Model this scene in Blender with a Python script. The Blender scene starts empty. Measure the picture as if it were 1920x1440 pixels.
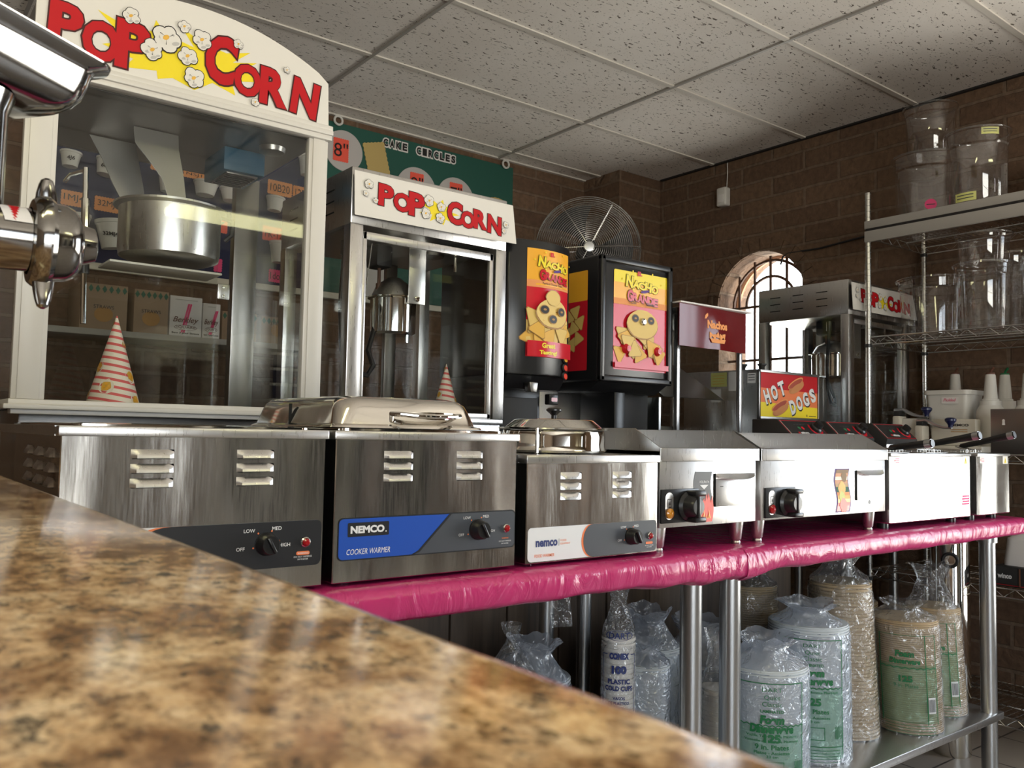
import bpy, bmesh, math, random
from mathutils import Vector, Matrix, noise

random.seed(7)
SC = bpy.context.scene
COL = SC.collection
PI = math.pi

# ------------------------------------------------------------------ camera, world, exposure
CAM_Z = 1.16
def _camera():
    yaw, pitch, roll = 0.65783251, 0.05772784, -0.01969113
    cy, sy, cp, sp = math.cos(yaw), math.sin(yaw), math.cos(pitch), math.sin(pitch)
    fwd = Vector((sy * cp, cy * cp, sp)); right = Vector((cy, -sy, 0)); down = fwd.cross(right)
    c, s = math.cos(roll), math.sin(roll)
    r2 = c * right + s * down; d2 = -s * right + c * down
    cam = bpy.data.cameras.new('camera'); ob = bpy.data.objects.new('camera', cam)
    COL.objects.link(ob)
    m = Matrix.Identity(4)
    for i in range(3):
        m[i][0] = r2[i]; m[i][1] = -d2[i]; m[i][2] = -fwd[i]
    m[0][3], m[1][3], m[2][3] = 0, 0, CAM_Z
    ob.matrix_world = m
    cam.sensor_width = 36.0; cam.lens = 1598.18 / 1920 * 36.0
    cam.clip_start = 0.01
    cam.dof.use_dof = True; cam.dof.focus_distance = 1.9; cam.dof.aperture_fstop = 19.0
    SC.camera = ob
_camera()

WORLD = bpy.data.worlds.new('daylight'); SC.world = WORLD; WORLD.use_nodes = True
_wt = WORLD.node_tree; bg = _wt.nodes['Background']
# bright overcast sky above; lower half brightened as pavement to light the ceiling
_tc = _wt.nodes.new('ShaderNodeTexCoord'); _sx = _wt.nodes.new('ShaderNodeSeparateXYZ'); _rp = _wt.nodes.new('ShaderNodeValToRGB')
_mr = _wt.nodes.new('ShaderNodeMapRange'); _mr.inputs[1].default_value = -1; _mr.inputs[2].default_value = 1
_rp.color_ramp.elements[0].position = 0.47; _rp.color_ramp.elements[0].color = (1.0, 0.95, 0.86, 1)
_rp.color_ramp.elements[1].position = 0.53; _rp.color_ramp.elements[1].color = (0.55, 0.60, 0.66, 1)
_wt.links.new(_tc.outputs['Generated'], _sx.inputs[0]); _wt.links.new(_sx.outputs[2], _mr.inputs[0]); _wt.links.new(_mr.outputs[0], _rp.inputs[0])
_wt.links.new(_rp.outputs[0], bg.inputs[0]); bg.inputs[1].default_value = 14.0

SC.view_settings.view_transform = 'Standard'
SC.view_settings.look = 'None'
SC.view_settings.gamma = 1.0
SC.view_settings.use_curve_mapping = False
SC.view_settings.exposure = -0.12
SC.cycles.use_denoising = True
SC.cycles.max_bounces = 10; SC.cycles.transparent_max_bounces = 24
SC.cycles.caustics_reflective = False; SC.cycles.caustics_refractive = False

def area_light(name, loc, rot, sx, sy, power, color, portal=False, spread=PI):
    l = bpy.data.lights.new(name, 'AREA'); l.shape = 'RECTANGLE'; l.size = sx; l.size_y = sy
    l.energy = power; l.color = color; l.cycles.is_portal = portal; l.spread = spread
    o = bpy.data.objects.new(name, l); o.location = loc; o.rotation_euler = rot
    COL.objects.link(o); return o
# daylight enters through the windows: portals just inside the openings
area_light('portal_shop_window', (4.15, -0.1, 1.3), (0, PI / 2, 0), 2.0, 1.9, 1, (1, 1, 1), True)
area_light('portal_street_window', (-0.9, -3.75, 1.3), (PI / 2, 0, 0), 3.4, 1.85, 1, (1, 1, 1), True)  # for the wide window added behind the camera as fill light
area_light('portal_arched_window', (4.2, 2.87, 1.7), (0, PI / 2, 0), 0.95, 0.6, 1, (1, 1, 1), True)

# ------------------------------------------------------------------ materials
def new_mat(name):
    m = bpy.data.materials.new(name); m.use_nodes = True
    nt = m.node_tree; p = nt.nodes['Principled BSDF']
    return m, nt, p
def N(nt, typ, **kw):
    n = nt.nodes.new(typ)
    for k, v in kw.items():
        if k[0] == 'i' and k[1:].isdigit(): n.inputs[int(k[1:])].default_value = v
        else: setattr(n, k, v)
    return n
def L(nt, a, b): nt.links.new(a, b)
def mat(name, col, rough=0.5, metal=0.0, spec=0.5, emit=None, es=1.0, coat=0.0, bump=0.0, bscale=40.0, bdist=0.002):
    m, nt, p = new_mat(name)
    p.inputs['Base Color'].default_value = (*col, 1)
    p.inputs['Roughness'].default_value = rough; p.inputs['Metallic'].default_value = metal
    p.inputs['Specular IOR Level'].default_value = spec
    p.inputs['Coat Weight'].default_value = coat
    if emit: 
        p.inputs['Emission Color'].default_value = (*emit, 1); p.inputs['Emission Strength'].default_value = es
    if bump:
        tc = N(nt, 'ShaderNodeTexCoord'); nz = N(nt, 'ShaderNodeTexNoise'); nz.inputs['Scale'].default_value = bscale
        b = N(nt, 'ShaderNodeBump'); b.inputs['Strength'].default_value = bump; b.inputs['Distance'].default_value = bdist
        L(nt, tc.outputs['Object'], nz.inputs['Vector']); L(nt, nz.outputs[0], b.inputs['Height']); L(nt, b.outputs[0], p.inputs['Normal'])
    return m
def ramp(nt, stops):
    r = N(nt, 'ShaderNodeValToRGB'); e = r.color_ramp.elements
    while len(e) < len(stops): e.new(0.5)
    for i, (pos, c) in enumerate(stops):
        e[i].position = pos; e[i].color = (*c, 1) if len(c) == 3 else c
    return r
def steel(name, col=(0.60, 0.59, 0.57), rough=0.2, warp=0.25, wscale=(5, 5, 2.5), streak=(60, 60, 3), sr=0.08):
    """brushed stainless: streaky roughness and a softly warped sheet"""
    m, nt, p = new_mat(name)
    p.inputs['Base Color'].default_value = (*col, 1); p.inputs['Metallic'].default_value = 1.0
    tc = N(nt, 'ShaderNodeTexCoord')
    mp = N(nt, 'ShaderNodeMapping'); mp.inputs['Scale'].default_value = streak
    nz = N(nt, 'ShaderNodeTexNoise'); nz.inputs['Scale'].default_value = 8; nz.inputs['Detail'].default_value = 4
    L(nt, tc.outputs['Object'], mp.inputs[0]); L(nt, mp.outputs[0], nz.inputs['Vector'])
    mr = N(nt, 'ShaderNodeMapRange'); mr.inputs['To Min'].default_value = rough - sr; mr.inputs['To Max'].default_value = rough + sr
    L(nt, nz.outputs[0], mr.inputs[0]); L(nt, mr.outputs[0], p.inputs['Roughness'])
    if warp:
        m2 = N(nt, 'ShaderNodeMapping'); m2.inputs['Scale'].default_value = wscale
        n2 = N(nt, 'ShaderNodeTexNoise'); n2.inputs['Scale'].default_value = 1.0; n2.inputs['Detail'].default_value = 1.0
        L(nt, tc.outputs['Object'], m2.inputs[0]); L(nt, m2.outputs[0], n2.inputs['Vector'])
        b = N(nt, 'ShaderNodeBump'); b.inputs['Strength'].default_value = warp; b.inputs['Distance'].default_value = 0.02
        L(nt, n2.outputs[0], b.inputs['Height']); L(nt, b.outputs[0], p.inputs['Normal'])
    return m
def clear(name, tint=(0.95, 0.97, 0.96), blend=0.12, rough=0.02, haze=0.0, bump=0.0, bscale=30, gloss=(1, 1, 1), hcol=(0.8, 0.82, 0.85)):
    """thin clear sheet: see-through with a surface reflection, optional milky haze"""
    m, nt, p = new_mat(name); nt.nodes.remove(p)
    out = nt.nodes['Material Output']
    t = N(nt, 'ShaderNodeBsdfTransparent'); t.inputs[0].default_value = (*tint, 1)
    g = N(nt, 'ShaderNodeBsdfGlossy'); g.inputs['Roughness'].default_value = rough; g.inputs[0].default_value = (*gloss, 1)
    lw = N(nt, 'ShaderNodeLayerWeight'); lw.inputs[0].default_value = 0.5
    pw = N(nt, 'ShaderNodeMath', operation='POWER'); pw.inputs[1].default_value = 4.5
    sc = N(nt, 'ShaderNodeMath', operation='MULTIPLY_ADD'); sc.inputs[1].default_value = 1 - blend; sc.inputs[2].default_value = blend
    L(nt, lw.outputs['Facing'], pw.inputs[0]); L(nt, pw.outputs[0], sc.inputs[0])
    mx = N(nt, 'ShaderNodeMixShader')
    base = t.outputs[0]
    if haze:
        d = N(nt, 'ShaderNodeBsdfDiffuse'); d.inputs[0].default_value = (*hcol, 1)
        tl = N(nt, 'ShaderNodeBsdfTranslucent'); tl.inputs[0].default_value = (*hcol, 1)
        md = N(nt, 'ShaderNodeMixShader'); md.inputs[0].default_value = 0.4
        L(nt, d.outputs[0], md.inputs[1]); L(nt, tl.outputs[0], md.inputs[2])
        mh = N(nt, 'ShaderNodeMixShader'); mh.inputs[0].default_value = haze
        L(nt, t.outputs[0], mh.inputs[1]); L(nt, md.outputs[0], mh.inputs[2]); base = mh.outputs[0]
    L(nt, sc.outputs[0], mx.inputs[0]); L(nt, base, mx.inputs[1]); L(nt, g.outputs[0], mx.inputs[2])
    if bump:
        tc = N(nt, 'ShaderNodeTexCoord'); nz = N(nt, 'ShaderNodeTexNoise'); nz.inputs['Scale'].default_value = bscale
        nz.inputs['Distortion'].default_value = 1.5; nz.inputs['Detail'].default_value = 3
        b = N(nt, 'ShaderNodeBump'); b.inputs['Strength'].default_value = bump; b.inputs['Distance'].default_value = 0.02
        L(nt, tc.outputs['Object'], nz.inputs['Vector']); L(nt, nz.outputs[0], b.inputs['Height'])
        L(nt, b.outputs[0], g.inputs['Normal']); L(nt, b.outputs[0], lw.inputs['Normal'])
    L(nt, mx.outputs[0], out.inputs[0])
    return m

def brick_mat(name, axis):
    """slump block wall, courses 0.1 m, blocks 0.4 m; axis 'x' or 'y' runs along the wall"""
    m, nt, p = new_mat(name)
    g = N(nt, 'ShaderNodeNewGeometry'); s = N(nt, 'ShaderNodeSeparateXYZ'); c = N(nt, 'ShaderNodeCombineXYZ')
    L(nt, g.outputs['Position'], s.inputs[0]); L(nt, s.outputs[0 if axis == 'x' else 1], c.inputs[0]); L(nt, s.outputs[2], c.inputs[1])
    nz = N(nt, 'ShaderNodeTexNoise'); nz.inputs['Scale'].default_value = 9; nz.inputs['Detail'].default_value = 3
    L(nt, g.outputs['Position'], nz.inputs['Vector'])
    wob = N(nt, 'ShaderNodeVectorMath', operation='MULTIPLY_ADD'); wob.inputs[1].default_value = (0.012, 0.012, 0)
    L(nt, nz.outputs['Color'], wob.inputs[0]); L(nt, c.outputs[0], wob.inputs[2])
    b = N(nt, 'ShaderNodeTexBrick'); b.offset = 0.5
    for k, v in (('Scale', 1.0), ('Mortar Size', 0.009), ('Mortar Smooth', 0.25), ('Bias', 0.0), ('Brick Width', 0.4), ('Row Height', 0.1)):
        b.inputs[k].default_value = v
    b.inputs['Color1'].default_value = (0.115, 0.066, 0.040, 1); b.inputs['Color2'].default_value = (0.165, 0.100, 0.060, 1)
    b.inputs['Mortar'].default_value = (0.175, 0.120, 0.082, 1)
    L(nt, wob.outputs[0], b.inputs['Vector'])
    mix = N(nt, 'ShaderNodeMix', data_type='RGBA', blend_type='MULTIPLY'); mix.inputs[0].default_value = 0.55
    n2 = N(nt, 'ShaderNodeTexNoise'); n2.inputs['Scale'].default_value = 35; n2.inputs['Detail'].default_value = 6
    L(nt, g.outputs['Position'], n2.inputs['Vector'])
    r = ramp(nt, [(0.3, (0.45, 0.42, 0.4)), (0.7, (1.15, 1.1, 1.05))]); L(nt, n2.outputs[0], r.inputs[0])
    L(nt, b.outputs[0], mix.inputs[6]); L(nt, r.outputs[0], mix.inputs[7]); L(nt, mix.outputs[2], p.inputs['Base Color'])
    p.inputs['Roughness'].default_value = 0.9
    mth = N(nt, 'ShaderNodeMath', operation='MULTIPLY_ADD'); mth.inputs[1].default_value = -1.0; 
    L(nt, b.outputs['Fac'], mth.inputs[0]); L(nt, n2.outputs[0], mth.inputs[2])
    bp = N(nt, 'ShaderNodeBump'); bp.inputs['Strength'].default_value = 0.8; bp.inputs['Distance'].default_value = 0.01
    L(nt, mth.outputs[0], bp.inputs['Height']); L(nt, bp.outputs[0], p.inputs['Normal'])
    return m
def ceiling_mat():
    m, nt, p = new_mat('ceiling_tile')
    g = N(nt, 'ShaderNodeNewGeometry')
    mp = N(nt, 'ShaderNodeMapping'); mp.inputs['Scale'].default_value = (42, 95, 1); mp.inputs['Rotation'].default_value = (0, 0, 0.15)
    L(nt, g.outputs['Position'], mp.inputs[0])
    n1 = N(nt, 'ShaderNodeTexNoise'); n1.inputs['Scale'].default_value = 1.0; n1.inputs['Detail'].default_value = 1.5; n1.inputs['Distortion'].default_value = 0.8
    L(nt, mp.outputs[0], n1.inputs['Vector'])
    r1 = ramp(nt, [(0.645, (1, 1, 1)), (0.68, (0.14, 0.12, 0.10))]); L(nt, n1.outputs[0], r1.inputs[0])
    n2 = N(nt, 'ShaderNodeTexNoise'); n2.inputs['Scale'].default_value = 2.0; n2.inputs['Detail'].default_value = 4
    L(nt, g.outputs['Position'], n2.inputs['Vector'])
    r2 = ramp(nt, [(0.35, (0.78, 0.73, 0.67)), (0.65, (0.86, 0.82, 0.77))]); L(nt, n2.outputs[0], r2.inputs[0])
    n3 = N(nt, 'ShaderNodeTexNoise'); n3.inputs['Scale'].default_value = 160; n3.inputs['Detail'].default_value = 2
    L(nt, g.outputs['Position'], n3.inputs['Vector'])
    r3 = ramp(nt, [(0.66, (1, 1, 1)), (0.74, (0.35, 0.32, 0.3))]); L(nt, n3.outputs[0], r3.inputs[0])
    mx = N(nt, 'ShaderNodeMix', data_type='RGBA', blend_type='MULTIPLY'); mx.inputs[0].default_value = 1
    L(nt, r2.outputs[0], mx.inputs[6]); L(nt, r1.outputs[0], mx.inputs[7])
    m2 = N(nt, 'ShaderNodeMix', data_type='RGBA', blend_type='MULTIPLY'); m2.inputs[0].default_value = 0.7
    L(nt, mx.outputs[2], m2.inputs[6]); L(nt, r3.outputs[0], m2.inputs[7])
    L(nt, m2.outputs[2], p.inputs['Base Color']); p.inputs['Roughness'].default_value = 0.95
    return m
def granite_mat():
    m, nt, p = new_mat('granite')
    g = N(nt, 'ShaderNodeTexCoord')
    mp = N(nt, 'ShaderNodeMapping'); mp.inputs['Rotation'].default_value = (0, 0, -0.12); mp.inputs['Scale'].default_value = (1, 0.68, 1)
    L(nt, g.outputs['Object'], mp.inputs[0])
    def nz(scale, detail, dist=0.0, rough=0.6):
        n = N(nt, 'ShaderNodeTexNoise'); n.inputs['Scale'].default_value = scale; n.inputs['Detail'].default_value = detail
        n.inputs['Distortion'].default_value = dist; n.inputs['Roughness'].default_value = rough
        L(nt, mp.outputs[0], n.inputs['Vector']); return n
    a = nz(36, 8, 0.15, 0.74); ra = ramp(nt, [(0.34, (0.20, 0.105, 0.05)), (0.44, (0.36, 0.205, 0.105)), (0.52, (0.66, 0.44, 0.255)), (0.63, (0.84, 0.64, 0.44))])
    L(nt, a.outputs[0], ra.inputs[0])
    b = nz(140, 5, 0.1, 0.75); rb = ramp(nt, [(0.38, (0.16, 0.14, 0.125)), (0.46, (0.74, 0.71, 0.69)), (0.56, (1.1, 1.1, 1.1))]); L(nt, b.outputs[0], rb.inputs[0])
    mx = N(nt, 'ShaderNodeMix', data_type='RGBA', blend_type='MULTIPLY'); mx.inputs[0].default_value = 0.9
    L(nt, ra.outputs[0], mx.inputs[6]); L(nt, rb.outputs[0], mx.inputs[7])
    c = nz(70, 6, 0.1, 0.72); rc = ramp(nt, [(0.575, (0, 0, 0)), (0.63, (0.9, 0.9, 0.9))]); L(nt, c.outputs[0], rc.inputs[0])
    m2 = N(nt, 'ShaderNodeMix', data_type='RGBA'); L(nt, rc.outputs[0], m2.inputs[0]); L(nt, mx.outputs[2], m2.inputs[6]); m2.inputs[7].default_value = (0.05, 0.04, 0.033, 1)
    L(nt, m2.outputs[2], p.inputs['Base Color']); p.inputs['Roughness'].default_value = 0.12; p.inputs['Specular IOR Level'].default_value = 0.6
    return m
def wood_panel_mat():
    m, nt, p = new_mat('dark_wood_panel')
    tc = N(nt, 'ShaderNodeTexCoord'); mp = N(nt, 'ShaderNodeMapping'); mp.inputs['Scale'].default_value = (40, 40, 2.5)
    L(nt, tc.outputs['Object'], mp.inputs[0])
    n = N(nt, 'ShaderNodeTexNoise'); n.inputs['Scale'].default_value = 1.0; n.inputs['Detail'].default_value = 5
    L(nt, mp.outputs[0], n.inputs['Vector'])
    r = ramp(nt, [(0.3, (0.045, 0.028, 0.018)), (0.7, (0.12, 0.08, 0.05))]); L(nt, n.outputs[0], r.inputs[0])
    L(nt, r.outputs[0], p.inputs['Base Color']); p.inputs['Roughness'].default_value = 0.6
    return m
def floor_mat():
    m, nt, p = new_mat('floor_tile')
    g = N(nt, 'ShaderNodeNewGeometry'); b = N(nt, 'ShaderNodeTexBrick'); b.offset = 0.0
    for k, v in (('Scale', 1.0), ('Mortar Size', 0.004), ('Brick Width', 0.305), ('Row Height', 0.305)): b.inputs[k].default_value = v
    b.inputs['Color1'].default_value = (0.30, 0.26, 0.22, 1); b.inputs['Color2'].default_value = (0.34, 0.29, 0.25, 1); b.inputs['Mortar'].default_value = (0.06, 0.05, 0.045, 1)
    L(nt, g.outputs['Position'], b.inputs['Vector']); L(nt, b.outputs[0], p.inputs['Base Color']); p.inputs['Roughness'].default_value = 0.4
    return m
def pink_mat():
    m, nt, p = new_mat('pink_plastic')
    p.inputs['Base Color'].default_value = (0.52, 0.028, 0.15, 1); p.inputs['Roughness'].default_value = 0.27
    p.inputs['Specular IOR Level'].default_value = 0.7
    tc = N(nt, 'ShaderNodeTexCoord')
    mp = N(nt, 'ShaderNodeMapping'); mp.inputs['Scale'].default_value = (17, 8, 9)
    L(nt, tc.outputs['Object'], mp.inputs[0])
    v = N(nt, 'ShaderNodeTexNoise'); v.inputs['Scale'].default_value = 1.0; v.inputs['Detail'].default_value = 4; v.inputs['Distortion'].default_value = 1.2
    L(nt, mp.outputs[0], v.inputs['Vector'])
    b = N(nt, 'ShaderNodeBump'); b.inputs['Strength'].default_value = 0.65; b.inputs['Distance'].default_value = 0.012
    L(nt, v.outputs[0], b.inputs['Height']); L(nt, b.outputs[0], p.inputs['Normal'])
    return m

M = {}
M['steel'] = steel('brushed_steel')
M['steelpanel'] = steel('warped_steel_sheet', (0.62, 0.61, 0.59), 0.17, 0.5, (8, 8, 1.8))
M['steelflat'] = steel('satin_steel', (0.62, 0.61, 0.60), 0.3, 0.06)
M['chrome'] = mat('polished_steel', (0.78, 0.76, 0.72), 0.06, 1.0)
M['nickel'] = mat('dull_polished_casting', (0.30, 0.29, 0.275), 0.12, 1.0)
M['chromewarp'] = steel('polished_lid_steel', (0.78, 0.75, 0.70), 0.09, 0.25, (9, 9, 9), sr=0.03)
M['tube'] = mat('galvanized_tube', (0.50, 0.51, 0.52), 0.28, 1.0)
M['wire'] = mat('chrome_wire', (0.55, 0.54, 0.52), 0.25, 1.0)
M['darksteel'] = steel('dark_steel', (0.30, 0.29, 0.28), 0.32, 0.1)
M['black'] = mat('black_plastic', (0.012, 0.012, 0.013), 0.28)
M['blackmat'] = mat('matte_black', (0.015, 0.014, 0.014), 0.6)
M['hole'] = mat('dark_slot', (0.004, 0.004, 0.004), 0.9)
M['white'] = mat('white_enamel', (0.66, 0.63, 0.58), 0.35)
M['signwhite'] = mat('sign_white', (0.74, 0.71, 0.66), 0.35)
M['red'] = mat('sign_red', (0.50, 0.008, 0.014), 0.4, spec=0.3)
M['ink'] = mat('sign_black', (0.012, 0.01, 0.01), 0.45)
M['outline'] = mat('sign_outline', (0.05, 0.003, 0.004), 0.4)
M['yellow'] = mat('sign_yellow', (0.86, 0.68, 0.02), 0.35)
M['kernelgold'] = mat('kernel_gold', (0.75, 0.42, 0.06), 0.5)
M['kernelshade'] = mat('kernel_grey', (0.50, 0.48, 0.46), 0.5)
M['orange'] = mat('label_orange', (0.80, 0.20, 0.06), 0.4)
M['blue'] = mat('label_blue', (0.012, 0.075, 0.42), 0.35)
M['grey'] = mat('label_grey', (0.055, 0.062, 0.075), 0.4)
M['labelblack'] = mat('label_black', (0.014, 0.015, 0.018), 0.35)
M['labelwhite'] = mat('label_white', (0.72, 0.73, 0.74), 0.4)
M['lettering'] = mat('white_lettering', (0.75, 0.75, 0.75), 0.5)
M['navy'] = mat('navy_ink', (0.02, 0.035, 0.16), 0.5)
M['pilot'] = mat('red_pilot_lens', (0.35, 0.008, 0.012), 0.12, coat=0.5)
M['amber'] = mat('amber_lens', (0.55, 0.22, 0.02), 0.12, coat=0.5)
M['glass'] = clear('cabinet_glass', (0.95, 0.96, 0.952), 0.025)
M['windowglass'] = clear('window_glass', (0.97, 0.98, 0.98), 0.03)
M['tub'] = clear('clear_polycarbonate', (0.92, 0.92, 0.92), 0.085, 0.04, haze=0.015)
M['film'] = clear('clear_film', (0.92, 0.93, 0.94), 0.10, 0.08, haze=0.06, bump=0.9, bscale=28, hcol=(0.8, 0.85, 0.95))
M['milkfilm'] = clear('milky_film', (0.9, 0.92, 0.95), 0.10, 0.1, haze=0.35, bump=0.9, bscale=24, hcol=(0.75, 0.8, 0.9))
M['granite'] = granite_mat()
M['pink'] = pink_mat()
M['wood'] = wood_panel_mat()
M['counterwood'] = mat('counter_front_wood', (0.12, 0.07, 0.04), 0.5)
M['backtop'] = mat('grey_laminate', (0.22, 0.21, 0.20), 0.4)
M['cornerred'] = mat('dark_red_panel', (0.13, 0.006, 0.008), 0.12, spec=0.4)
M['green'] = mat('green_board', (0.012, 0.085, 0.062), 0.7)
M['bluebrd'] = mat('blue_board', (0.008, 0.014, 0.06), 0.8)
M['foamwhite'] = mat('white_foam', (0.72, 0.70, 0.67), 0.6)
M['foamcup'] = mat('foam_plates', (0.60, 0.64, 0.66), 0.55, bump=0.25, bscale=60)
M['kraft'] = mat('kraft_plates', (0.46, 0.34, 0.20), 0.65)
M['kraftdark'] = mat('kraft_shade', (0.34, 0.25, 0.14), 0.7)  # kraft darkened for the back row, its shade put into the colour
M['greenink'] = mat('green_print', (0.015, 0.16, 0.055), 0.5)
M['greentint'] = clear('green_printed_film', (0.80, 0.95, 0.86), 0.05, 0.15, haze=0.12, hcol=(0.45, 0.72, 0.55))
M['tagorange'] = mat('orange_tag', (0.78, 0.30, 0.09), 0.6)
M['tagred'] = mat('red_tag', (0.85, 0.10, 0.06), 0.6)
M['tagpink'] = mat('pink_tag', (0.80, 0.05, 0.20), 0.6)
M['silverboard'] = mat('silver_cake_circle', (0.50, 0.47, 0.46), 0.4)
M['goldboard'] = mat('gold_cake_board', (0.52, 0.38, 0.14), 0.4)
M['carton'] = mat('cardboard', (0.34, 0.24, 0.16), 0.8)
M['paper'] = mat('white_paper', (0.75, 0.72, 0.70), 0.7)
M['greenprint'] = mat('green_diamond_print', (0.04, 0.14, 0.09), 0.7)
M['conewhite'] = mat('paper_cone', (0.85, 0.77, 0.66), 0.6)
M['conestripe'] = mat('cone_stripe', (0.72, 0.13, 0.13), 0.6)
M['plasticwhite'] = mat('white_polyethylene', (0.66, 0.64, 0.60), 0.4)
M['cream'] = mat('cream_enamel', (0.60, 0.56, 0.48), 0.4)
M['deepblue'] = mat('navy_knob', (0.008, 0.012, 0.06), 0.3)
M['flamer'] = mat('flame_red', (0.75, 0.05, 0.02), 0.35)
M['skin_gold'] = mat('chip_yellow', (0.72, 0.50, 0.14), 0.5)
M['chipshade'] = mat('chip_brown', (0.42, 0.22, 0.06), 0.5)
M['bun'] = mat('bun_brown', (0.55, 0.22, 0.07), 0.5)
M['sausage'] = mat('sausage_red', (0.38, 0.06, 0.03), 0.4)
M['duct'] = mat('fan_filter_blue', (0.012, 0.09, 0.16), 0.5)
M['lamp'] = mat('fluorescent_diffuser', (0.9, 0.9, 0.7), 0.4, emit=(1.0, 0.95, 0.52), es=13.0)
M['trimwhite'] = mat('ceiling_grid', (0.66, 0.62, 0.56), 0.5)
M['plaster'] = mat('brown_plaster', (0.15, 0.11, 0.08), 0.9)
M['iron'] = mat('rusty_iron', (0.10, 0.045, 0.025), 0.6)
M['reveal'] = mat('window_reveal_brick', (0.42, 0.22, 0.12), 0.85, bump=0.5, bscale=50)  # brick made orange as if lit, the light put into the colour
M['rail'] = mat('grey_price_rail', (0.36, 0.34, 0.31), 0.45)
M['rust'] = mat('dark_red_wood', (0.13, 0.05, 0.03), 0.6)
M['purple'] = mat('violet_ink', (0.08, 0.02, 0.20), 0.5)
M['pinkred'] = mat('label_crimson', (0.60, 0.016, 0.03), 0.2)
M['orangeyel'] = mat('label_amber', (0.88, 0.42, 0.03), 0.3)
M['lime'] = mat('yellow_note', (0.66, 0.66, 0.22), 0.6)
M['ceil'] = ceiling_mat()
M['floor'] = floor_mat()
M['brickx'] = brick_mat('slump_block_back', 'x')
M['bricky'] = brick_mat('slump_block_side', 'y')
def cone_mat():
    """striped popcorn cone: red rings spaced along the height"""
    m, nt, p = new_mat('striped_cone_paper')
    tc = N(nt, 'ShaderNodeTexCoord'); s = N(nt, 'ShaderNodeSeparateXYZ'); L(nt, tc.outputs['Object'], s.inputs[0])
    a = N(nt, 'ShaderNodeMath', operation='MULTIPLY_ADD'); a.inputs[1].default_value = 58.0
    b = N(nt, 'ShaderNodeMath', operation='MULTIPLY'); b.inputs[1].default_value = 10.0
    L(nt, s.outputs[0], b.inputs[0]); L(nt, s.outputs[2], a.inputs[0]); L(nt, b.outputs[0], a.inputs[2])
    f = N(nt, 'ShaderNodeMath', operation='FRACT'); L(nt, a.outputs[0], f.inputs[0])
    r = ramp(nt, [(0.0, (0.85, 0.76, 0.65)), (0.62, (0.72, 0.12, 0.12))]); r.color_ramp.interpolation = 'CONSTANT'
    L(nt, f.outputs[0], r.inputs[0]); L(nt, r.outputs[0], p.inputs['Base Color']); p.inputs['Roughness'].default_value = 0.55
    return m
M['cone'] = cone_mat()

# ------------------------------------------------------------------ mesh builder
def V(*a): return Vector(a)
_txt = {}
def text_mesh(s, bold=0.0, shear=0.0, res=3):
    """flat triangulated lettering, scaled to cap height 1; returns verts (2D), faces, width"""
    key = (s, bold, shear, res)
    if key not in _txt:
        c = bpy.data.curves.new('t', 'FONT'); c.body = s; c.size = 1.0; c.offset = bold; c.shear = shear; c.resolution_u = res
        c.fill_mode = 'BOTH'; c.extrude = 0
        o = bpy.data.objects.new('t', c); COL.objects.link(o)
        dg = bpy.context.evaluated_depsgraph_get(); me = bpy.data.meshes.new_from_object(o.evaluated_get(dg))
        vs = [(v.co.x, v.co.y) for v in me.vertices]; fs = [tuple(p.vertices) for p in me.polygons]
        bpy.data.objects.remove(o); bpy.data.curves.remove(c); bpy.data.meshes.remove(me)
        x0 = min(v[0] for v in vs); x1 = max(v[0] for v in vs); y0 = min(v[1] for v in vs); y1 = max(v[1] for v in vs)
        _txt[key] = (vs, fs, x0, x1, y0, y1)
    return _txt[key]

class Flat:
    """a flat drawing frame: origin, right and up; layers stand off along the normal"""
    def __init__(s, o, r=(1, 0, 0), u=(0, 0, 1), gap=0.0004):
        s.o, s.r, s.u, s.g = Vector(o), Vector(r).normalized(), Vector(u).normalized(), gap; s.n = s.r.cross(s.u)
    def __call__(s, u, v, k=0): return s.o + s.r * u + s.u * v + s.n * (k * s.g)
class Cyl:
    """drawing frame on a vertical cylinder; u is arc length from angle a0, v is height"""
    def __init__(s, cx, cy, z, rad, a0=-PI / 2, gap=0.0005, slope=0.0, lean=(0, 0)):
        s.c, s.z, s.R, s.a, s.g, s.sl, s.ln = (cx, cy), z, rad, a0, gap, slope, lean
    def __call__(s, u, v, k=0):
        a = s.a + u / s.R; r = s.R + s.sl * v + k * s.g
        return V(s.c[0] + r * math.cos(a) + s.ln[0] * v, s.c[1] + r * math.sin(a) + s.ln[1] * v, s.z + v)

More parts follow.
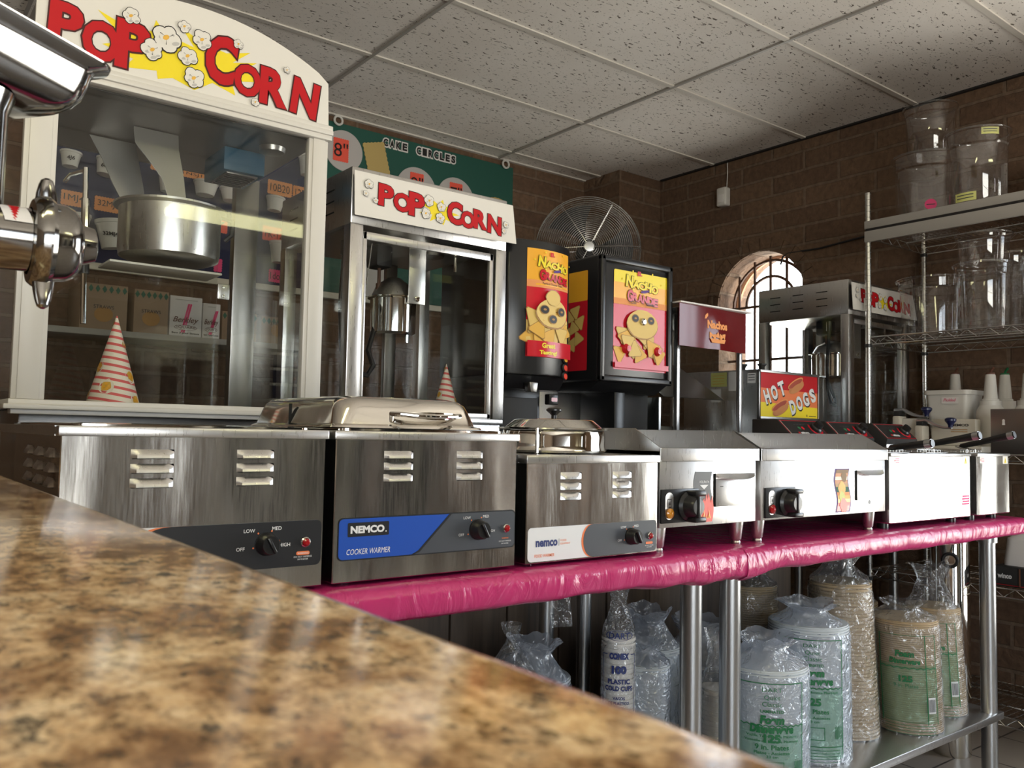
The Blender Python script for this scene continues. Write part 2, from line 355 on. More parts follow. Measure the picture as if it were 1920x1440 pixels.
class MB:
    def __init__(s): s.bm = bmesh.new(); s.mats = []; s.q = 0.0
    def mi(s, m):
        m = M[m] if isinstance(m, str) else m
        if m not in s.mats: s.mats.append(m)
        return s.mats.index(m)
    def _faces(s, vs, fs, m, smooth=False):
        i = s.mi(m); bv = [s.bm.verts.new(v) for v in vs]
        for f in fs:
            try: fc = s.bm.faces.new([bv[k] for k in f])
            except ValueError: continue
            fc.material_index = i; fc.smooth = smooth
        return bv
    def _merge(s, b, m, mtx=None):
        i = s.mi(m)
        for f in b.faces: f.material_index = i; f.smooth = True
        if mtx: bmesh.ops.transform(b, matrix=mtx, verts=b.verts)
        me = bpy.data.meshes.new('tmp'); b.to_mesh(me); b.free(); s.bm.from_mesh(me); bpy.data.meshes.remove(me)
    def box(s, x0, x1, y0, y1, z0, z1, m, bev=0.0, seg=2, mtx=None):
        b = bmesh.new(); bmesh.ops.create_cube(b, size=1.0)
        for v in b.verts: v.co = V(x0 + (v.co.x + .5) * (x1 - x0), y0 + (v.co.y + .5) * (y1 - y0), z0 + (v.co.z + .5) * (z1 - z0))
        if bev: bmesh.ops.bevel(b, geom=list(b.edges), offset=bev, segments=seg, affect='EDGES', profile=0.5)
        bmesh.ops.recalc_face_normals(b, faces=b.faces); s._merge(b, m, mtx); return s
    def prism(s, pts, vec, m, bev=0.0):
        """polygon (3D points) extruded along vec"""
        b = bmesh.new(); vec = Vector(vec)
        f = b.faces.new([b.verts.new(p) for p in pts])
        r = bmesh.ops.extrude_face_region(b, geom=[f])
        bmesh.ops.translate(b, vec=vec, verts=[g for g in r['geom'] if isinstance(g, bmesh.types.BMVert)])
        bmesh.ops.recalc_face_normals(b, faces=b.faces)
        if bev: bmesh.ops.bevel(b, geom=list(b.edges), offset=bev, segments=2, affect='EDGES', profile=0.5)
        s._merge(b, m); return s
    def lathe(s, prof, c, m, n=32, axis=(0, 0, 1), sx=1.0, sy=1.0, a0=0.0, a1=2 * PI, jit=None):
        """profile [(r, h)...] spun about axis through c"""
        ax = Vector(axis).normalized(); q = V(0, 0, 1).rotation_difference(ax).to_matrix()
        c = Vector(c); full = abs(a1 - a0 - 2 * PI) < 1e-6; k = n if full else n + 1
        vs = []
        for (r, h) in prof:
            for j in range(k):
                a = a0 + (a1 - a0) * j / n
                p = V(r * math.cos(a) * sx, r * math.sin(a) * sy, h)
                if jit: p = jit(p, a)
                vs.append(c + q @ p)
        fs = []
        for i in range(len(prof) - 1):
            for j in range(n):
                j2 = (j + 1) % k
                fs.append((i * k + j, i * k + j2, (i + 1) * k + j2, (i + 1) * k + j))
        bv = s._faces(vs, fs, m, True)
        bmesh.ops.remove_doubles(s.bm, verts=bv, dist=1e-6); return s
    def cyl(s, p0, p1, r, m, n=20, r1=None, bev=0.0):
        p0, p1 = Vector(p0), Vector(p1); h = (p1 - p0).length; r1 = r if r1 is None else r1
        pr = [(0, 0), (r - bev, 0), (r, bev), (r1, h - bev), (r1 - bev, h), (0, h)] if bev else [(0, 0), (r, 0), (r1, h), (0, h)]
        return s.lathe(pr, p0, m, n, p1 - p0)
    def tube(s, pts, r, m, n=8, closed=False, caps=True):
        pts = [Vector(p) for p in pts]; k = len(pts); rs = r if isinstance(r, (list, tuple)) else [r] * k
        vs, fs = [], []; ref = None
        for i, p in enumerate(pts):
            a = pts[(i - 1) % k] if (closed or i > 0) else p; b = pts[(i + 1) % k] if (closed or i < k - 1) else p
            t = (b - a).normalized()
            if ref is None:
                ref = t.orthogonal().normalized()
            ref = (ref - t * ref.dot(t)); ref = ref.normalized() if ref.length > 1e-6 else t.orthogonal().normalized()
            w = t.cross(ref)
            for j in range(n):
                an = 2 * PI * j / n; vs.append(p + (ref * math.cos(an) + w * math.sin(an)) * rs[i])
        for i in range(k if closed else k - 1):
            i2 = (i + 1) % k
            for j in range(n): fs.append((i * n + j, i * n + (j + 1) % n, i2 * n + (j + 1) % n, i2 * n + j))
        if caps and not closed: fs += [tuple(range(n))[::-1], tuple(range((k - 1) * n, k * n))]
        s._faces(vs, fs, m, True); return s
    def grid(s, fn, nu, nv, m, wrap=False):
        vs = [fn(i / nu, j / nv) for i in range(nu + 1) for j in range(nv + 1)]
        fs = [(i * (nv + 1) + j, (i + 1) * (nv + 1) + j, (i + 1) * (nv + 1) + j + 1, i * (nv + 1) + j + 1) for i in range(nu) for j in range(nv)]
        s._faces(vs, fs, m, True); return s
    # ---- flat drawing on a frame
    def poly(s, fr, pts, m, k=1):
        s.q += .02; k += s.q
        s._faces([fr(u, v, k) for u, v in pts], [tuple(range(len(pts)))], m); return s
    def strip(s, fr, u0, u1, v0, v1, m, k=1, n=10):
        vs = []; fs = []; s.q += .02; k += s.q
        for i in range(n + 1):
            u = u0 + (u1 - u0) * i / n; vs += [fr(u, v0, k), fr(u, v1, k)]
        for i in range(n): fs.append((2 * i, 2 * i + 2, 2 * i + 3, 2 * i + 1))
        s._faces(vs, fs, m, True); return s
    def rrect(s, fr, u0, u1, v0, v1, m, k=1, r=0.005, n=5):
        pts = []
        for (cu, cv, a) in ((u1 - r, v0 + r, -PI / 2), (u1 - r, v1 - r, 0), (u0 + r, v1 - r, PI / 2), (u0 + r, v0 + r, PI)):
            for j in range(n + 1):
                t = a + PI / 2 * j / n; pts.append((cu + r * math.cos(t), cv + r * math.sin(t)))
        return s.poly(fr, pts, m, k)
    def disc(s, fr, u, v, ru, m, k=1, rv=None, n=20, rot=0.0, wob=0.0, seed=0):
        rv = rv or ru; rnd = random.Random(seed); pts = []
        for j in range(n):
            a = 2 * PI * j / n; w = 1 + wob * rnd.uniform(-1, 1); x, y = ru * math.cos(a) * w, rv * math.sin(a) * w
            pts.append((u + x * math.cos(rot) - y * math.sin(rot), v + x * math.sin(rot) + y * math.cos(rot)))
        return s.poly(fr, pts, m, k)
    def text(s, fr, t, u, v, h, m, k=2, w=None, bold=0.0, shear=0.0, rot=0.0, al='c', res=3, ref='H'):
        """lettering with height h at (u, v) = middle (al c) or left middle (al l); w forces the width"""
        vs, fs, x0, x1, y0, y1 = text_mesh(t, bold, shear, res)
        sc = h / (y1 - y0); su = (w / (x1 - x0)) if w else sc
        s.q += .02; k += s.q
        cr, sr = math.cos(rot), math.sin(rot); ox = (x0 + x1) / 2 if al == 'c' else x0
        out = []
        for (x, y) in vs:
            a, b = (x - ox) * su, (y - (y0 + y1) / 2) * sc
            out.append(fr(u + a * cr - b * sr, v + a * sr + b * cr, k))
        s._faces(out, fs, m); return s
    def build(s, name, parent=None, root=None, origin=None, sharp=32):
        me = bpy.data.meshes.new(name); s.bm.to_mesh(me); s.bm.free()
        for m in s.mats: me.materials.append(m)
        me.set_sharp_from_angle(angle=math.radians(sharp))
        o = bpy.data.objects.new(name, me); COL.objects.link(o)
        if parent is not None:
            r = parent
            while r.parent: r = r.parent
            me.transform(Matrix.Translation(-r.location)); o.parent = parent
        else:
            if origin is None:
                xs = [v.co.x for v in me.vertices]; ys = [v.co.y for v in me.vertices]; zs = [v.co.z for v in me.vertices]
                origin = V((min(xs) + max(xs)) / 2, (min(ys) + max(ys)) / 2, min(zs))
            me.transform(Matrix.Translation(-Vector(origin))); o.location = origin
        return o

def tag(o, label, cat, group=None):
    o['label'] = label; o['category'] = cat
    if group: o['group'] = group
    return o
def thing(name, label, cat, loc, group=None):
    o = bpy.data.objects.new(name, None); o.empty_display_size = 0.05; COL.objects.link(o); o.location = loc
    return tag(o, label, cat, group)
def struct(o): o['kind'] = 'structure'; return o
def dup(root, loc, label):
    """copy a thing with its parts and their sub-parts"""
    r = root.copy(); COL.objects.link(r); r.location = loc; r['label'] = label
    for ch in root.children:
        c = ch.copy(); COL.objects.link(c); c.parent = r
        for g in ch.children:
            d = g.copy(); COL.objects.link(d); d.parent = c
    return r
# ------------------------------------------------------------------ the room
XW, YW, ZC = 3.944, 3.935, 2.76          # right wall, back wall, ceiling
XL, YF = -3.2, -3.6
def wall(name, outline, holes, to3d, thick, m):
    """a wall sheet with openings, extruded by the vector thick"""
    c = bpy.data.curves.new('t', 'CURVE'); c.dimensions = '2D'; c.fill_mode = 'BOTH'
    for pts in [outline] + holes:
        sp = c.splines.new('POLY'); sp.points.add(len(pts) - 1); sp.use_cyclic_u = True
        for q, (a, b) in zip(sp.points, pts): q.co = (a, b, 0, 1)
    o = bpy.data.objects.new('t', c); COL.objects.link(o)
    me = bpy.data.meshes.new_from_object(o.evaluated_get(bpy.context.evaluated_depsgraph_get()))
    bpy.data.objects.remove(o); bpy.data.curves.remove(c)
    mb = MB(); b = bmesh.new(); b.from_mesh(me); bpy.data.meshes.remove(me)
    bmesh.ops.remove_doubles(b, verts=b.verts, dist=1e-5)
    for v in b.verts: v.co = to3d(v.co.x, v.co.y)
    r = bmesh.ops.extrude_face_region(b, geom=list(b.faces))
    bmesh.ops.translate(b, vec=Vector(thick), verts=[g for g in r['geom'] if isinstance(g, bmesh.types.BMVert)])
    bmesh.ops.recalc_face_normals(b, faces=b.faces)
    mb._merge(b, m)
    for f in mb.bm.faces: f.smooth = False
    return struct(mb.build(name))
struct(MB().box(XL - .1, XW + .3, YF - .1, YW + .1, -0.05, 0, 'floor').build('floor'))
ceil = struct(MB().box(XL, XW, YF, YW, ZC, ZC + 0.04, 'ceil').build('ceiling'))
mb = MB()
for y in [1.98 + .605 * k for k in range(-9, 4)]: mb.box(XL, XW - .002, y - .012, y + .012, ZC - .006, ZC, 'trimwhite')
for x in [2.896 - 1.22 * k for k in range(5)]: mb.box(x - .0065, x + .0065, YF, YW, ZC - .0075, ZC - .0005, 'rail')  # darkened bars: the shadow gap beside each tee is put into their colour
struct(mb.build('trim_1'))
mb = MB()
mb.box(XW - .022, XW, YF, 3.60, ZC - .008, ZC, 'blackmat'); mb.box(XL, 3.58, YW - .022, YW, ZC - .008, ZC, 'trimwhite')
struct(mb.build('trim_2'))
struct(MB().box(XL, XW + .3, YW, YW + .1, 0, ZC + .04, 'brickx').build('wall_back'))
struct(MB().box(3.585, XW - .0005, 3.62, YW - .0005, 0, ZC - .0005, 'brickx').build('trim_3'))   # corner pier
ACY, ACZ, AR = 2.868, 1.905, 0.287                   # arched window centre, springing, radius
arch = [(ACY - AR, 1.25), (ACY + AR, 1.25)] + [(ACY + AR * math.cos(a), ACZ + AR * math.sin(a)) for a in [PI * k / 28 for k in range(29)]]
WY0, WY1, WZ0, WZ1 = -1.0, 0.82, 0.35, 2.25          # shop window
slit = [(-2.78, .3), (-2.45, .3), (-2.45, 2.2), (-2.78, 2.2)]     # narrow window near the front corner, added for a streak in the steel
shopwin = [(WY0, WZ0), (WY1, WZ0), (WY1, WZ1), (WY0, WZ1)]
wall('wall_right', [(YF, 0), (YW, 0), (YW, ZC + .04), (YF, ZC + .04)], [arch, shopwin, slit], lambda a, b: V(XW, a, b), (.25, 0, 0), 'bricky')
FW_ = [(-2.6, .8), (3.4, 3.6)]                        # windows added behind the camera: wide one for fill, narrow one for a streak
wall('wall_front', [(XL, 0), (XW + .25, 0), (XW + .25, ZC + .04), (XL, ZC + .04)], [[(a, .5), (b, .5), (b, 2.2), (a, 2.2)] for a, b in FW_], lambda a, b: V(a, YF, b), (0, -.12, 0), 'plaster')
struct(MB().box(XL - .1, XL, YF, YW, 0, ZC + .04, 'plaster').build('wall_left'))
# arched window: brick arch ring, frame, iron bars, pane
mb = MB()
ring = [PI * k / 14 for k in range(15)]
for k in range(14):
    a0, a1 = ring[k] + .006, ring[k + 1] - .006
    p = [(r, a) for r in (AR + .002, AR + .075) for a in (a0, a1)]
    q = [V(XW - .012, ACY + r * math.cos(a), ACZ + r * math.sin(a)) for r, a in (p[0], p[1], p[3], p[2])]
    mb.prism(q, (.03, 0, 0), 'bricky')
win = struct(mb.build('window_1'))
mb = MB()
mb.tube([V(XW + .17, y, z) for y, z in arch[:1] + arch[1:]], .016, 'reveal', 6, True)
mb.build('window_frame', win)
mb = MB()
for k in range(-2, 3):
    y = ACY + k * .105; top = ACZ + math.sqrt(max(0, AR ** 2 - (k * .105) ** 2)) - .01
    mb.tube([(XW + .09, y, 1.25), (XW + .09, y, top)], .0085, 'iron', 6)
for r in (AR - .035, AR - .125): mb.tube([(XW + .09, ACY + r * math.cos(a), ACZ + r * math.sin(a)) for a in [PI * k / 20 for k in range(21)]], .0085, 'iron', 6)
mb.tube([(XW + .09, ACY - AR, ACZ), (XW + .09, ACY + AR, ACZ)], .008, 'iron', 6)
mb.tube([(XW + .09, ACY - AR, 1.6), (XW + .09, ACY + AR, 1.6)], .008, 'iron', 6)
mb.build('window_bars', win)
MB().prism([V(XW + .18, y, z) for y, z in arch], (.004, 0, 0), 'windowglass').build('window_pane', win)
# shop window (out of frame, lights the room) and the added front windows
mb = MB()
for y in (WY0 + .02, (WY0 + WY1) / 2, WY1 - .02): mb.box(XW + .06, XW + .11, y - .02, y + .02, WZ0, WZ1, 'darksteel')
for z in (WZ0 + .02, WZ1 - .02): mb.box(XW + .06, XW + .11, WY0, WY1, z - .02, z + .02, 'darksteel')
w2 = struct(mb.build('window_2'))
MB().box(XW + .08, XW + .085, WY0, WY1, WZ0, WZ1, 'windowglass').build('window_pane', w2)
for n_, (a_, b_) in enumerate(FW_):
    mb = MB()
    for x in (a_ + .015, b_ - .015): mb.box(x - .015, x + .015, YF - .08, YF - .03, .5, 2.2, 'darksteel')
    for z in (.515, 1.35, 2.185): mb.box(a_, b_, YF - .08, YF - .03, z - .015, z + .015, 'darksteel')
    w3 = struct(mb.build('window_%d' % (3 + n_)))
    MB().box(a_, b_, YF - .06, YF - .055, .5, 2.2, 'windowglass').build('window_pane', w3)

w5 = MB(); [w5.box(XW + .06, XW + .1, y - .015, y + .015, .3, 2.2, 'darksteel') for y in (-2.765, -2.465)]
w5 = struct(w5.build('window_5')); MB().box(XW + .08, XW + .085, -2.78, -2.45, .3, 2.2, 'windowglass').build('window_pane', w5)
# upright coolers added out of frame, only to be mirrored in the steel
def cooler(x, w, label):
    t = thing('display_cooler', label, 'cooler', (x + w / 2, -3.25, 0), 'upright coolers along the front wall')
    MB().box(x, x + w, -3.55, -2.95, .02, 1.95, 'white', .01).build('cabinet', t)
    MB().box(x + .05, x + w - .05, -2.953, -2.947, .30, 1.70, 'hole').build('door', t); MB().box(x + w - .045, x + w - .03, -2.95, -2.92, .8, 1.3, 'chrome').build('handle', t)
    for a in (x + .06, x + w - .06): MB().cyl((a, -3.1, 0), (a, -3.1, .021), .02, 'black', 12).build('foot', t)
cooler(1.85, .50, 'white upright cooler along the front wall, nearer the side door'); cooler(2.55, .75, 'wider white upright cooler along the front wall')
# fluorescent ceiling fixture (behind the camera; the cabinet glass mirrors it)
def fixture(x0, y, label):
    t = thing('ceiling_light', label, 'light', (x0 + .61, y, ZC - .01), 'fluorescent ceiling fixtures')
    MB().box(x0, x0 + 1.22, y - .14, y + .14, ZC - .035, ZC - .008, 'white', .005).build('fixture_body', t)
    mb = MB(); pr = [(-.10, 0), (-.097, -.04), (-.07, -.06), (.07, -.06), (.097, -.04), (.10, 0)]
    mb.prism([V(x0 + .02, y + a, ZC - .035 + b) for a, b in pr], (1.18, 0, 0), 'lamp'); mb.build('light_diffuser', t)
fixture(1.68, -2.2, 'long yellowish fluorescent ceiling fixture near the front window')
fixture(-1.0, 0.3, 'long yellowish fluorescent ceiling fixture over the end of the granite counter')

# ------------------------------------------------------------------ granite bar counter
CT = thing('bar_counter', 'polished golden brown granite counter with dark flecks in the blurred foreground', 'counter', (-.35, .5, 0))
MB().box(-.6, .148, -.5, 1.66, 1.062, 1.10, 'granite', .012, 3).build('counter_top', CT)
MB().box(-.56, .09, -.46, 1.62, 0.0, 1.062, 'counterwood').build('counter_base', CT)

# ------------------------------------------------------------------ front steel tables with pink covers
ZT = .905
def steel_table(x0, x1, label, group='stainless work tables under the pink plastic'):
    y0, y1 = 1.245, 1.885
    t = thing('work_table', label, 'table', ((x0 + x1) / 2, (y0 + y1) / 2, 0), group)
    mb = MB(); mb.box(x0, x1, y0, y1, ZT - .045, ZT - .006, 'steelflat', .004); mb.build('table_top', t)
    for x in (x0 + .05, x1 - .065):
        for y in (y0 + .085, y1 - .035):
            mb = MB(); mb.cyl((x, y, .03), (x, y, ZT - .045), .0255 if y < 1.5 else .0215, 'tube', 20); mb.cyl((x, y, .0), (x, y, .035), .018, 'tube', 16, .03)
            mb.cyl((x, y, ZT - .085), (x, y, ZT - .045), .032, 'tube', 20)
            mb.build('leg', t)
    mb = MB(); mb.box(x0 + .02, x1 - .02, y0 + .055, y1 - .02, .225, .25, 'steelflat', .004); mb.build('undershelf', t)
steel_table(.16, 1.632, 'left stainless work table carrying the two rectangular warmers')
steel_table(1.66, 3.165, 'right stainless work table carrying the griddles and fryers')

def pink_cover(x0, x1, drop, seed, label, flare):
    """a thin table cover: top sheet, folded front edge with gathers, tucked under hem"""
    rnd = random.Random(seed); mb = MB(); W = x1 - x0
    prof = [(1.895, ZT - .05), (1.892, ZT - .001), (1.7, ZT), (1.5, ZT), (1.3, ZT), (1.262, ZT - .0005), (1.242, ZT - .004), (1.232, ZT - .015)]
    nd = 9
    def fn(u, v):
        x = x0 + W * u; k = v * (len(prof) - 1 + nd)
        ends = min(1.0, (1 - u) * W / .10) if flare > 0 else min(1.0, u * W / .1)
        g = noise.noise(V(x * 9, seed * 3.1, 0)); g2 = noise.noise(V(x * 34, seed, 2.0)); g3 = noise.noise(V(x * 80, seed, 5.0))
        gather = math.exp(-((x - 1.64) / .22) ** 2)
        if k <= len(prof) - 1:
            i = min(int(k), len(prof) - 2); f = k - i
            y = prof[i][0] + (prof[i + 1][0] - prof[i][0]) * f; z = prof[i][1] + (prof[i + 1][1] - prof[i][1]) * f
            if y < 1.29: y -= .0022 * g + .0008 * g2 + .006 * gather * g3
            z += .0012 * noise.noise(V(x * 14, y * 14, seed)) if 1.3 < y < 1.88 else 0
            return V(x, y, z)
        f = (k - (len(prof) - 1)) / nd
        d = drop * (1 + .12 * g + .02 * g2) + .02 * gather * max(0, g + .4)
        y = 1.232 + .010 * f - .007 * math.sin(PI * f) * (.6 + g + .25 * g2) - .012 * gather * f * (g3 + .3) + .0012 * g3 * math.sin(PI * f)
        if f > .8: y += (f - .8) * .12
        z = ZT - .015 - d * f
        return V(x, y, z)
    mb.grid(fn, int(W * 110), len(prof) - 1 + nd, 'pink')
    o = mb.build('table_cover', origin=V((x0 + x1) / 2, 1.56, ZT), sharp=180)
    return tag(o, label, 'tablecloth', 'pink plastic table covers')
pink_cover(.155, 1.655, .05, 1, 'bright pink plastic cover on the left table, under the cooker warmers', -1)
pink_cover(1.647, 3.21, .046, 4, 'pink plastic cover on the right table, under griddles and fryers', 1)

# ------------------------------------------------------------------ back counter with wood panel front
BC = thing('back_counter', 'long back counter with dark vertical wood panel front behind the steel tables', 'counter', (1.9, 2.3, 0))
MB().box(-.7, 3.90, 1.962, 2.62, .865, ZT, 'backtop', .004).build('counter_top', BC)
mb = MB(); mb.box(-.68, 2.78, 2.0, 2.6, 0, .865, 'wood')
x = -.66
while x < 2.76:
    mb.box(x, x + .193, 1.990, 2.002, .05, .862, 'wood', .002); x += .2
mb.build('panel_front', BC)
for x in (3.84,):
    for y in (2.06, 2.56): MB().cyl((x, y, 0), (x, y, .865), .02, 'tube').build('leg', BC)
# ------------------------------------------------------------------ appliances on the front tables
YP = 1.275                                             # common front plane
def loft_rr(mb, rings, m, n=6, cap=True, sup=True):
    """loft of rounded rectangles: rings of (x0, x1, y0, y1, z, r)"""
    vs = []; k = 4 * (n + 1)
    for (x0, x1, y0, y1, z, r) in rings:
        for (cx, cy, a) in ((x1 - r, y0 + r, -PI / 2), (x1 - r, y1 - r, 0), (x0 + r, y1 - r, PI / 2), (x0 + r, y0 + r, PI)):
            for j in range(n + 1):
                t = a + PI / 2 * j / n; vs.append(V(cx + r * math.cos(t), cy + r * math.sin(t), z))
    fs = [(i * k + j, i * k + (j + 1) % k, (i + 1) * k + (j + 1) % k, (i + 1) * k + j) for i in range(len(rings) - 1) for j in range(k)]
    if cap: fs.append(tuple(range((len(rings) - 1) * k, len(rings) * k)))
    mb._faces(vs, fs, m, True)
def open_box(mb, x0, x1, y0, y1, z0, z1, m, bev=.002):
    """box without its top face"""
    b = MB(); b.box(x0, x1, y0, y1, z0, z1, m, bev, 1); b.bm.faces.ensure_lookup_table()
    bmesh.ops.delete(b.bm, geom=[f for f in b.bm.faces if f.normal.z > .9], context='FACES'); mb._merge(b.bm, m)
def rim_frame(mb, x0, x1, y0, y1, z0, z1, holes, m, bev=.0025):
    """flat rim with rectangular openings (a, b, c, d) side by side along x"""
    c, d = holes[0][2], holes[0][3]
    mb.box(x0, x1, y0, c, z0, z1, m, bev); mb.box(x0, x1, d, y1, z0, z1, m, bev); xs = x0
    for h in holes: mb.box(xs, h[0], c - .003, d + .003, z0 + .0002, z1 - .0002, m); xs = h[1]
    mb.box(xs, x1, c - .003, d + .003, z0 + .0002, z1 - .0002, m)
def louver(fr, u0, u1, v0, v1, parent, d=.0065, inset=.004, m='steelflat', rnd=0.0):
    """a punched louver: sheet bulging out to an open lower edge"""
    mb = MB(); pts = []
    n = 8
    rows = []
    for i in range(5):
        f = i / 4; v = v1 + (v0 - v1) * f; w = math.sin(f * PI / 2)
        row = []
        for j in range(n + 1):
            e = j / n; s = min(1.0, min(e, 1 - e) * (u1 - u0) / (inset + rnd * .012)); s = math.sqrt(max(0, 1 - (1 - s) ** 2)) if rnd else s
            dd = d * w * s; p = fr(u0 + (u1 - u0) * e, v, 0) + fr.n * dd; row.append(p)
        rows.append(row)
    vs = [p for r in rows for p in r]; k = n + 1
    fs = [(i * k + j, i * k + j + 1, (i + 1) * k + j + 1, (i + 1) * k + j) for i in range(4) for j in range(n)]
    mb._faces([fr(u, v, 1) for u, v in ((u0 + .002, v0 - .0012), (u1 - .002, v0 - .0012), (u1 - .002, v0 + .0015), (u0 + .002, v0 + .0015))], [(0, 1, 2, 3)], 'hole')
    mb._faces(vs, fs, m, True)
    return mb.build('louver', parent)
def dial(parent, c, r, h=.022, axis=(0, -1, 0), grip=True, m='black'):
    c = Vector(c); mb = MB()
    mb.lathe([(0, 0), (r * 1.08, 0), (r * 1.08, .004), (r, .006), (r * .92, h - .003), (r * .8, h), (0, h)], c, m, 28, axis)
    if grip: 
        a = Vector(axis); mb.box(-r * .16, r * .16, -r * .82, r * .82, h - .002, h + .006, m, .002, mtx=Matrix.Translation(c) @ V(0, 0, 1).rotation_difference(a).to_matrix().to_4x4() @ Matrix.Rotation(.5, 4, 'Z'))
    return mb.build('control_knob', parent)
def pilot(parent, c, r, m='pilot', axis=(0, -1, 0)):
    mb = MB(); mb.lathe([(r * 1.25, 0), (r * 1.3, .003), (r * 1.05, .0045)], c, 'chrome', 20, axis)
    mb.lathe([(r * 1.05, .001), (r * .95, .006), (r * .5, .0085), (0, .009)], c, m, 20, axis)
    return mb.build('pilot_light', parent)

def warmer_shell(name, label, x0, x1, ztop, lip=.0145):
    t = thing(name, label, 'food warmer', ((x0 + x1) / 2, 1.57, ZT), 'stainless countertop food warmers')
    z0 = ZT + .006
    mb = MB(); open_box(mb, x0, x1, YP, 1.86, z0, ztop - lip + .002, 'steelpanel', .0015); mb.build('body', t)
    mb = MB(); rim_frame(mb, x0 - .004, x1 + .004, YP - .004, 1.864, ztop - lip, ztop, [(x0 + .022, x1 - .022, YP + .026, 1.838)], 'steelflat')
    mb.build('top_rim', t)
    for x in (x0 + .04, x1 - .04):
        for y in (YP + .05, 1.8):
            MB().cyl((x, y, ZT), (x, y, z0), .014, 'black', 12).build('foot', t)
    return t
def warmer_dial_text(mb, fr, u, v, s=1.0):
    for tx, du, dv in (('OFF', -.036, -.008), ('LOW', -.024, .022), ('MED', .018, .023), ('HIGH', .031, -.004)):
        mb.text(fr, tx, u + du * s, v + dv * s, .0048, 'lettering', 3)
    for a in (200, 130, 70, 20): mb.disc(fr, u + .0225 * s * math.cos(math.radians(a)), v + .0225 * s * math.sin(math.radians(a)), .0013, 'orange', 3)
FRT = Flat((0, YP, 0))
# --- left warmer: partly hidden by the counter
LW = warmer_shell('food_warmer', 'leftmost stainless warmer, its lower left corner hidden by the granite counter', .223, .608, 1.159)
for v in (1.127, 1.1065, 1.086):
    louver(FRT, .312, .371, v - .0125, v, LW); louver(FRT, .463, .521, v - .0125, v, LW)
FS = Flat((.223, 0, 0), (0, -1, 0))
for v in (1.127, 1.1065, 1.086):
    for y in (1.33, 1.42, 1.51): louver(FS, -y - .03, -y + .02, v - .0125, v, LW)
mb = MB()
mb.rrect(FRT, .235, .604, .945, 1.016, 'labelwhite', 1, .009)
pts = [(.372, 1.016)] + [(.372 - .05 * math.sin(a), .9805 + .0355 * math.cos(a)) for a in [PI * k / 12 for k in range(1, 12)]] + [(.372, .945), (.604 - .009, .945)]
rr = [(.595 + .009 * math.cos(a), .954 + .009 * math.sin(a)) for a in [-PI / 2 + PI / 2 * k / 5 for k in range(6)]] + [(.595 + .009 * math.cos(a), 1.007 + .009 * math.sin(a)) for a in [PI / 2 * k / 5 for k in range(6)]]
mb.poly(FRT, [(.36 - .05 * math.sin(a), .9805 + .0355 * math.cos(a)) for a in [PI * k / 16 for k in range(17)]] + [(.40, .945), (.40, 1.016)], 'orange', 2)
mb.poly(FRT, [(.37 - .05 * math.sin(a), .9805 + .0355 * math.cos(a)) for a in [PI * k / 16 for k in range(17)]] + rr, 'labelblack', 3)
for tx, du, dv in (('OFF', -.040, -.006), ('LOW', -.027, .021), ('MED', .0165, .023), ('HIGH', .030, -.003)): mb.text(FRT, tx, .513 + du, .983 + dv, .0055, 'lettering', 4, bold=.01)
for a in (195, 128, 66, 10): mb.disc(FRT, .513 + .021 * math.cos(math.radians(a)), .983 + .021 * math.sin(math.radians(a)), .0014, 'orange', 4)
mb.rrect(FRT, .5625, .585, .962, .968, 'orange', 4, .0029); mb.text(FRT, 'WARNING', .5737, .965, .0028, 'lettering', 5, bold=.01)
mb.text(FRT, 'DO NOT IMMERSE', .5737, .9595, .0026, 'lettering', 4); mb.text(FRT, 'IN WATER', .5737, .9555, .0026, 'lettering', 4)
mb.build('control_panel', LW); dial(LW, (.513, YP - .001, .983), .0165); pilot(LW, (.577, YP - .001, .982), .0062)
mb = MB(); loft_rr(mb, [(.240, .594, 1.296, 1.845, 1.159, .02), (.240, .594, 1.296, 1.845, 1.162, .02), (.252, .582, 1.31, 1.83, 1.1635, .02), (.262, .572, 1.32, 1.82, 1.161, .02), (.27, .564, 1.33, 1.81, 1.03, .03)], 'chrome', cap=True); mb.build('pan', LW)

# --- cooker warmer with the blue label
CW = warmer_shell('food_warmer', 'stainless cooker warmer with blue label and domed steel lid', .626, 1.0, 1.159)
for v in (1.126, 1.1065, 1.087):
    louver(FRT, .715, .772, v - .0125, v, CW); louver(FRT, .863, .92, v - .0125, v, CW)
mb = MB()
mb.rrect(FRT, .633, 1.0 - .0015, .9465, 1.0165, 'labelblack', 1, .009)
mb.rrect(FRT, .6350, 1.0 - .0035, .9485, 1.0145, 'grey', 2, .008)
mb.poly(FRT, [(.6430 + .008 * math.cos(a), 1.0065 + .008 * math.sin(a)) for a in [PI / 2 + PI / 2 * k / 5 for k in range(6)]] + [(.643 + .008 * math.cos(a), .9565 + .008 * math.sin(a)) for a in [PI + PI / 2 * k / 5 for k in range(6)]] + [(.772, .9485), (.786, .953), (.850, 1.0145)], 'blue', 3)
mb.poly(FRT, [(.7725, .9485), (.7775, .9485), (.789, .952), (.8545, 1.0145), (.849, 1.0145), (.786, .9545)], 'labelblack', 4)
mb.rrect(FRT, .6505, .7275, .985, 1.008, 'labelblack', 4, .002)
mb.text(FRT, 'NEMCO', .687, .9965, .0125, 'lettering', 5, w=.063, bold=.05); mb.disc(FRT, .7215, .9915, .0012, 'lettering', 5)
mb.text(FRT, 'COOKER WARMER', .690, .9605, .0092, 'lettering', 4, w=.081, bold=.0, shear=.2)
warmer_dial_text(mb, FRT, .912, .984)
mb.text(FRT, 'WARNING', .9745, .965, .0024, 'orange', 4, bold=.02); mb.text(FRT, 'DO NOT IMMERSE', .9745, .9595, .0024, 'lettering', 4); mb.text(FRT, 'IN WATER', .9745, .9552, .0024, 'lettering', 4)
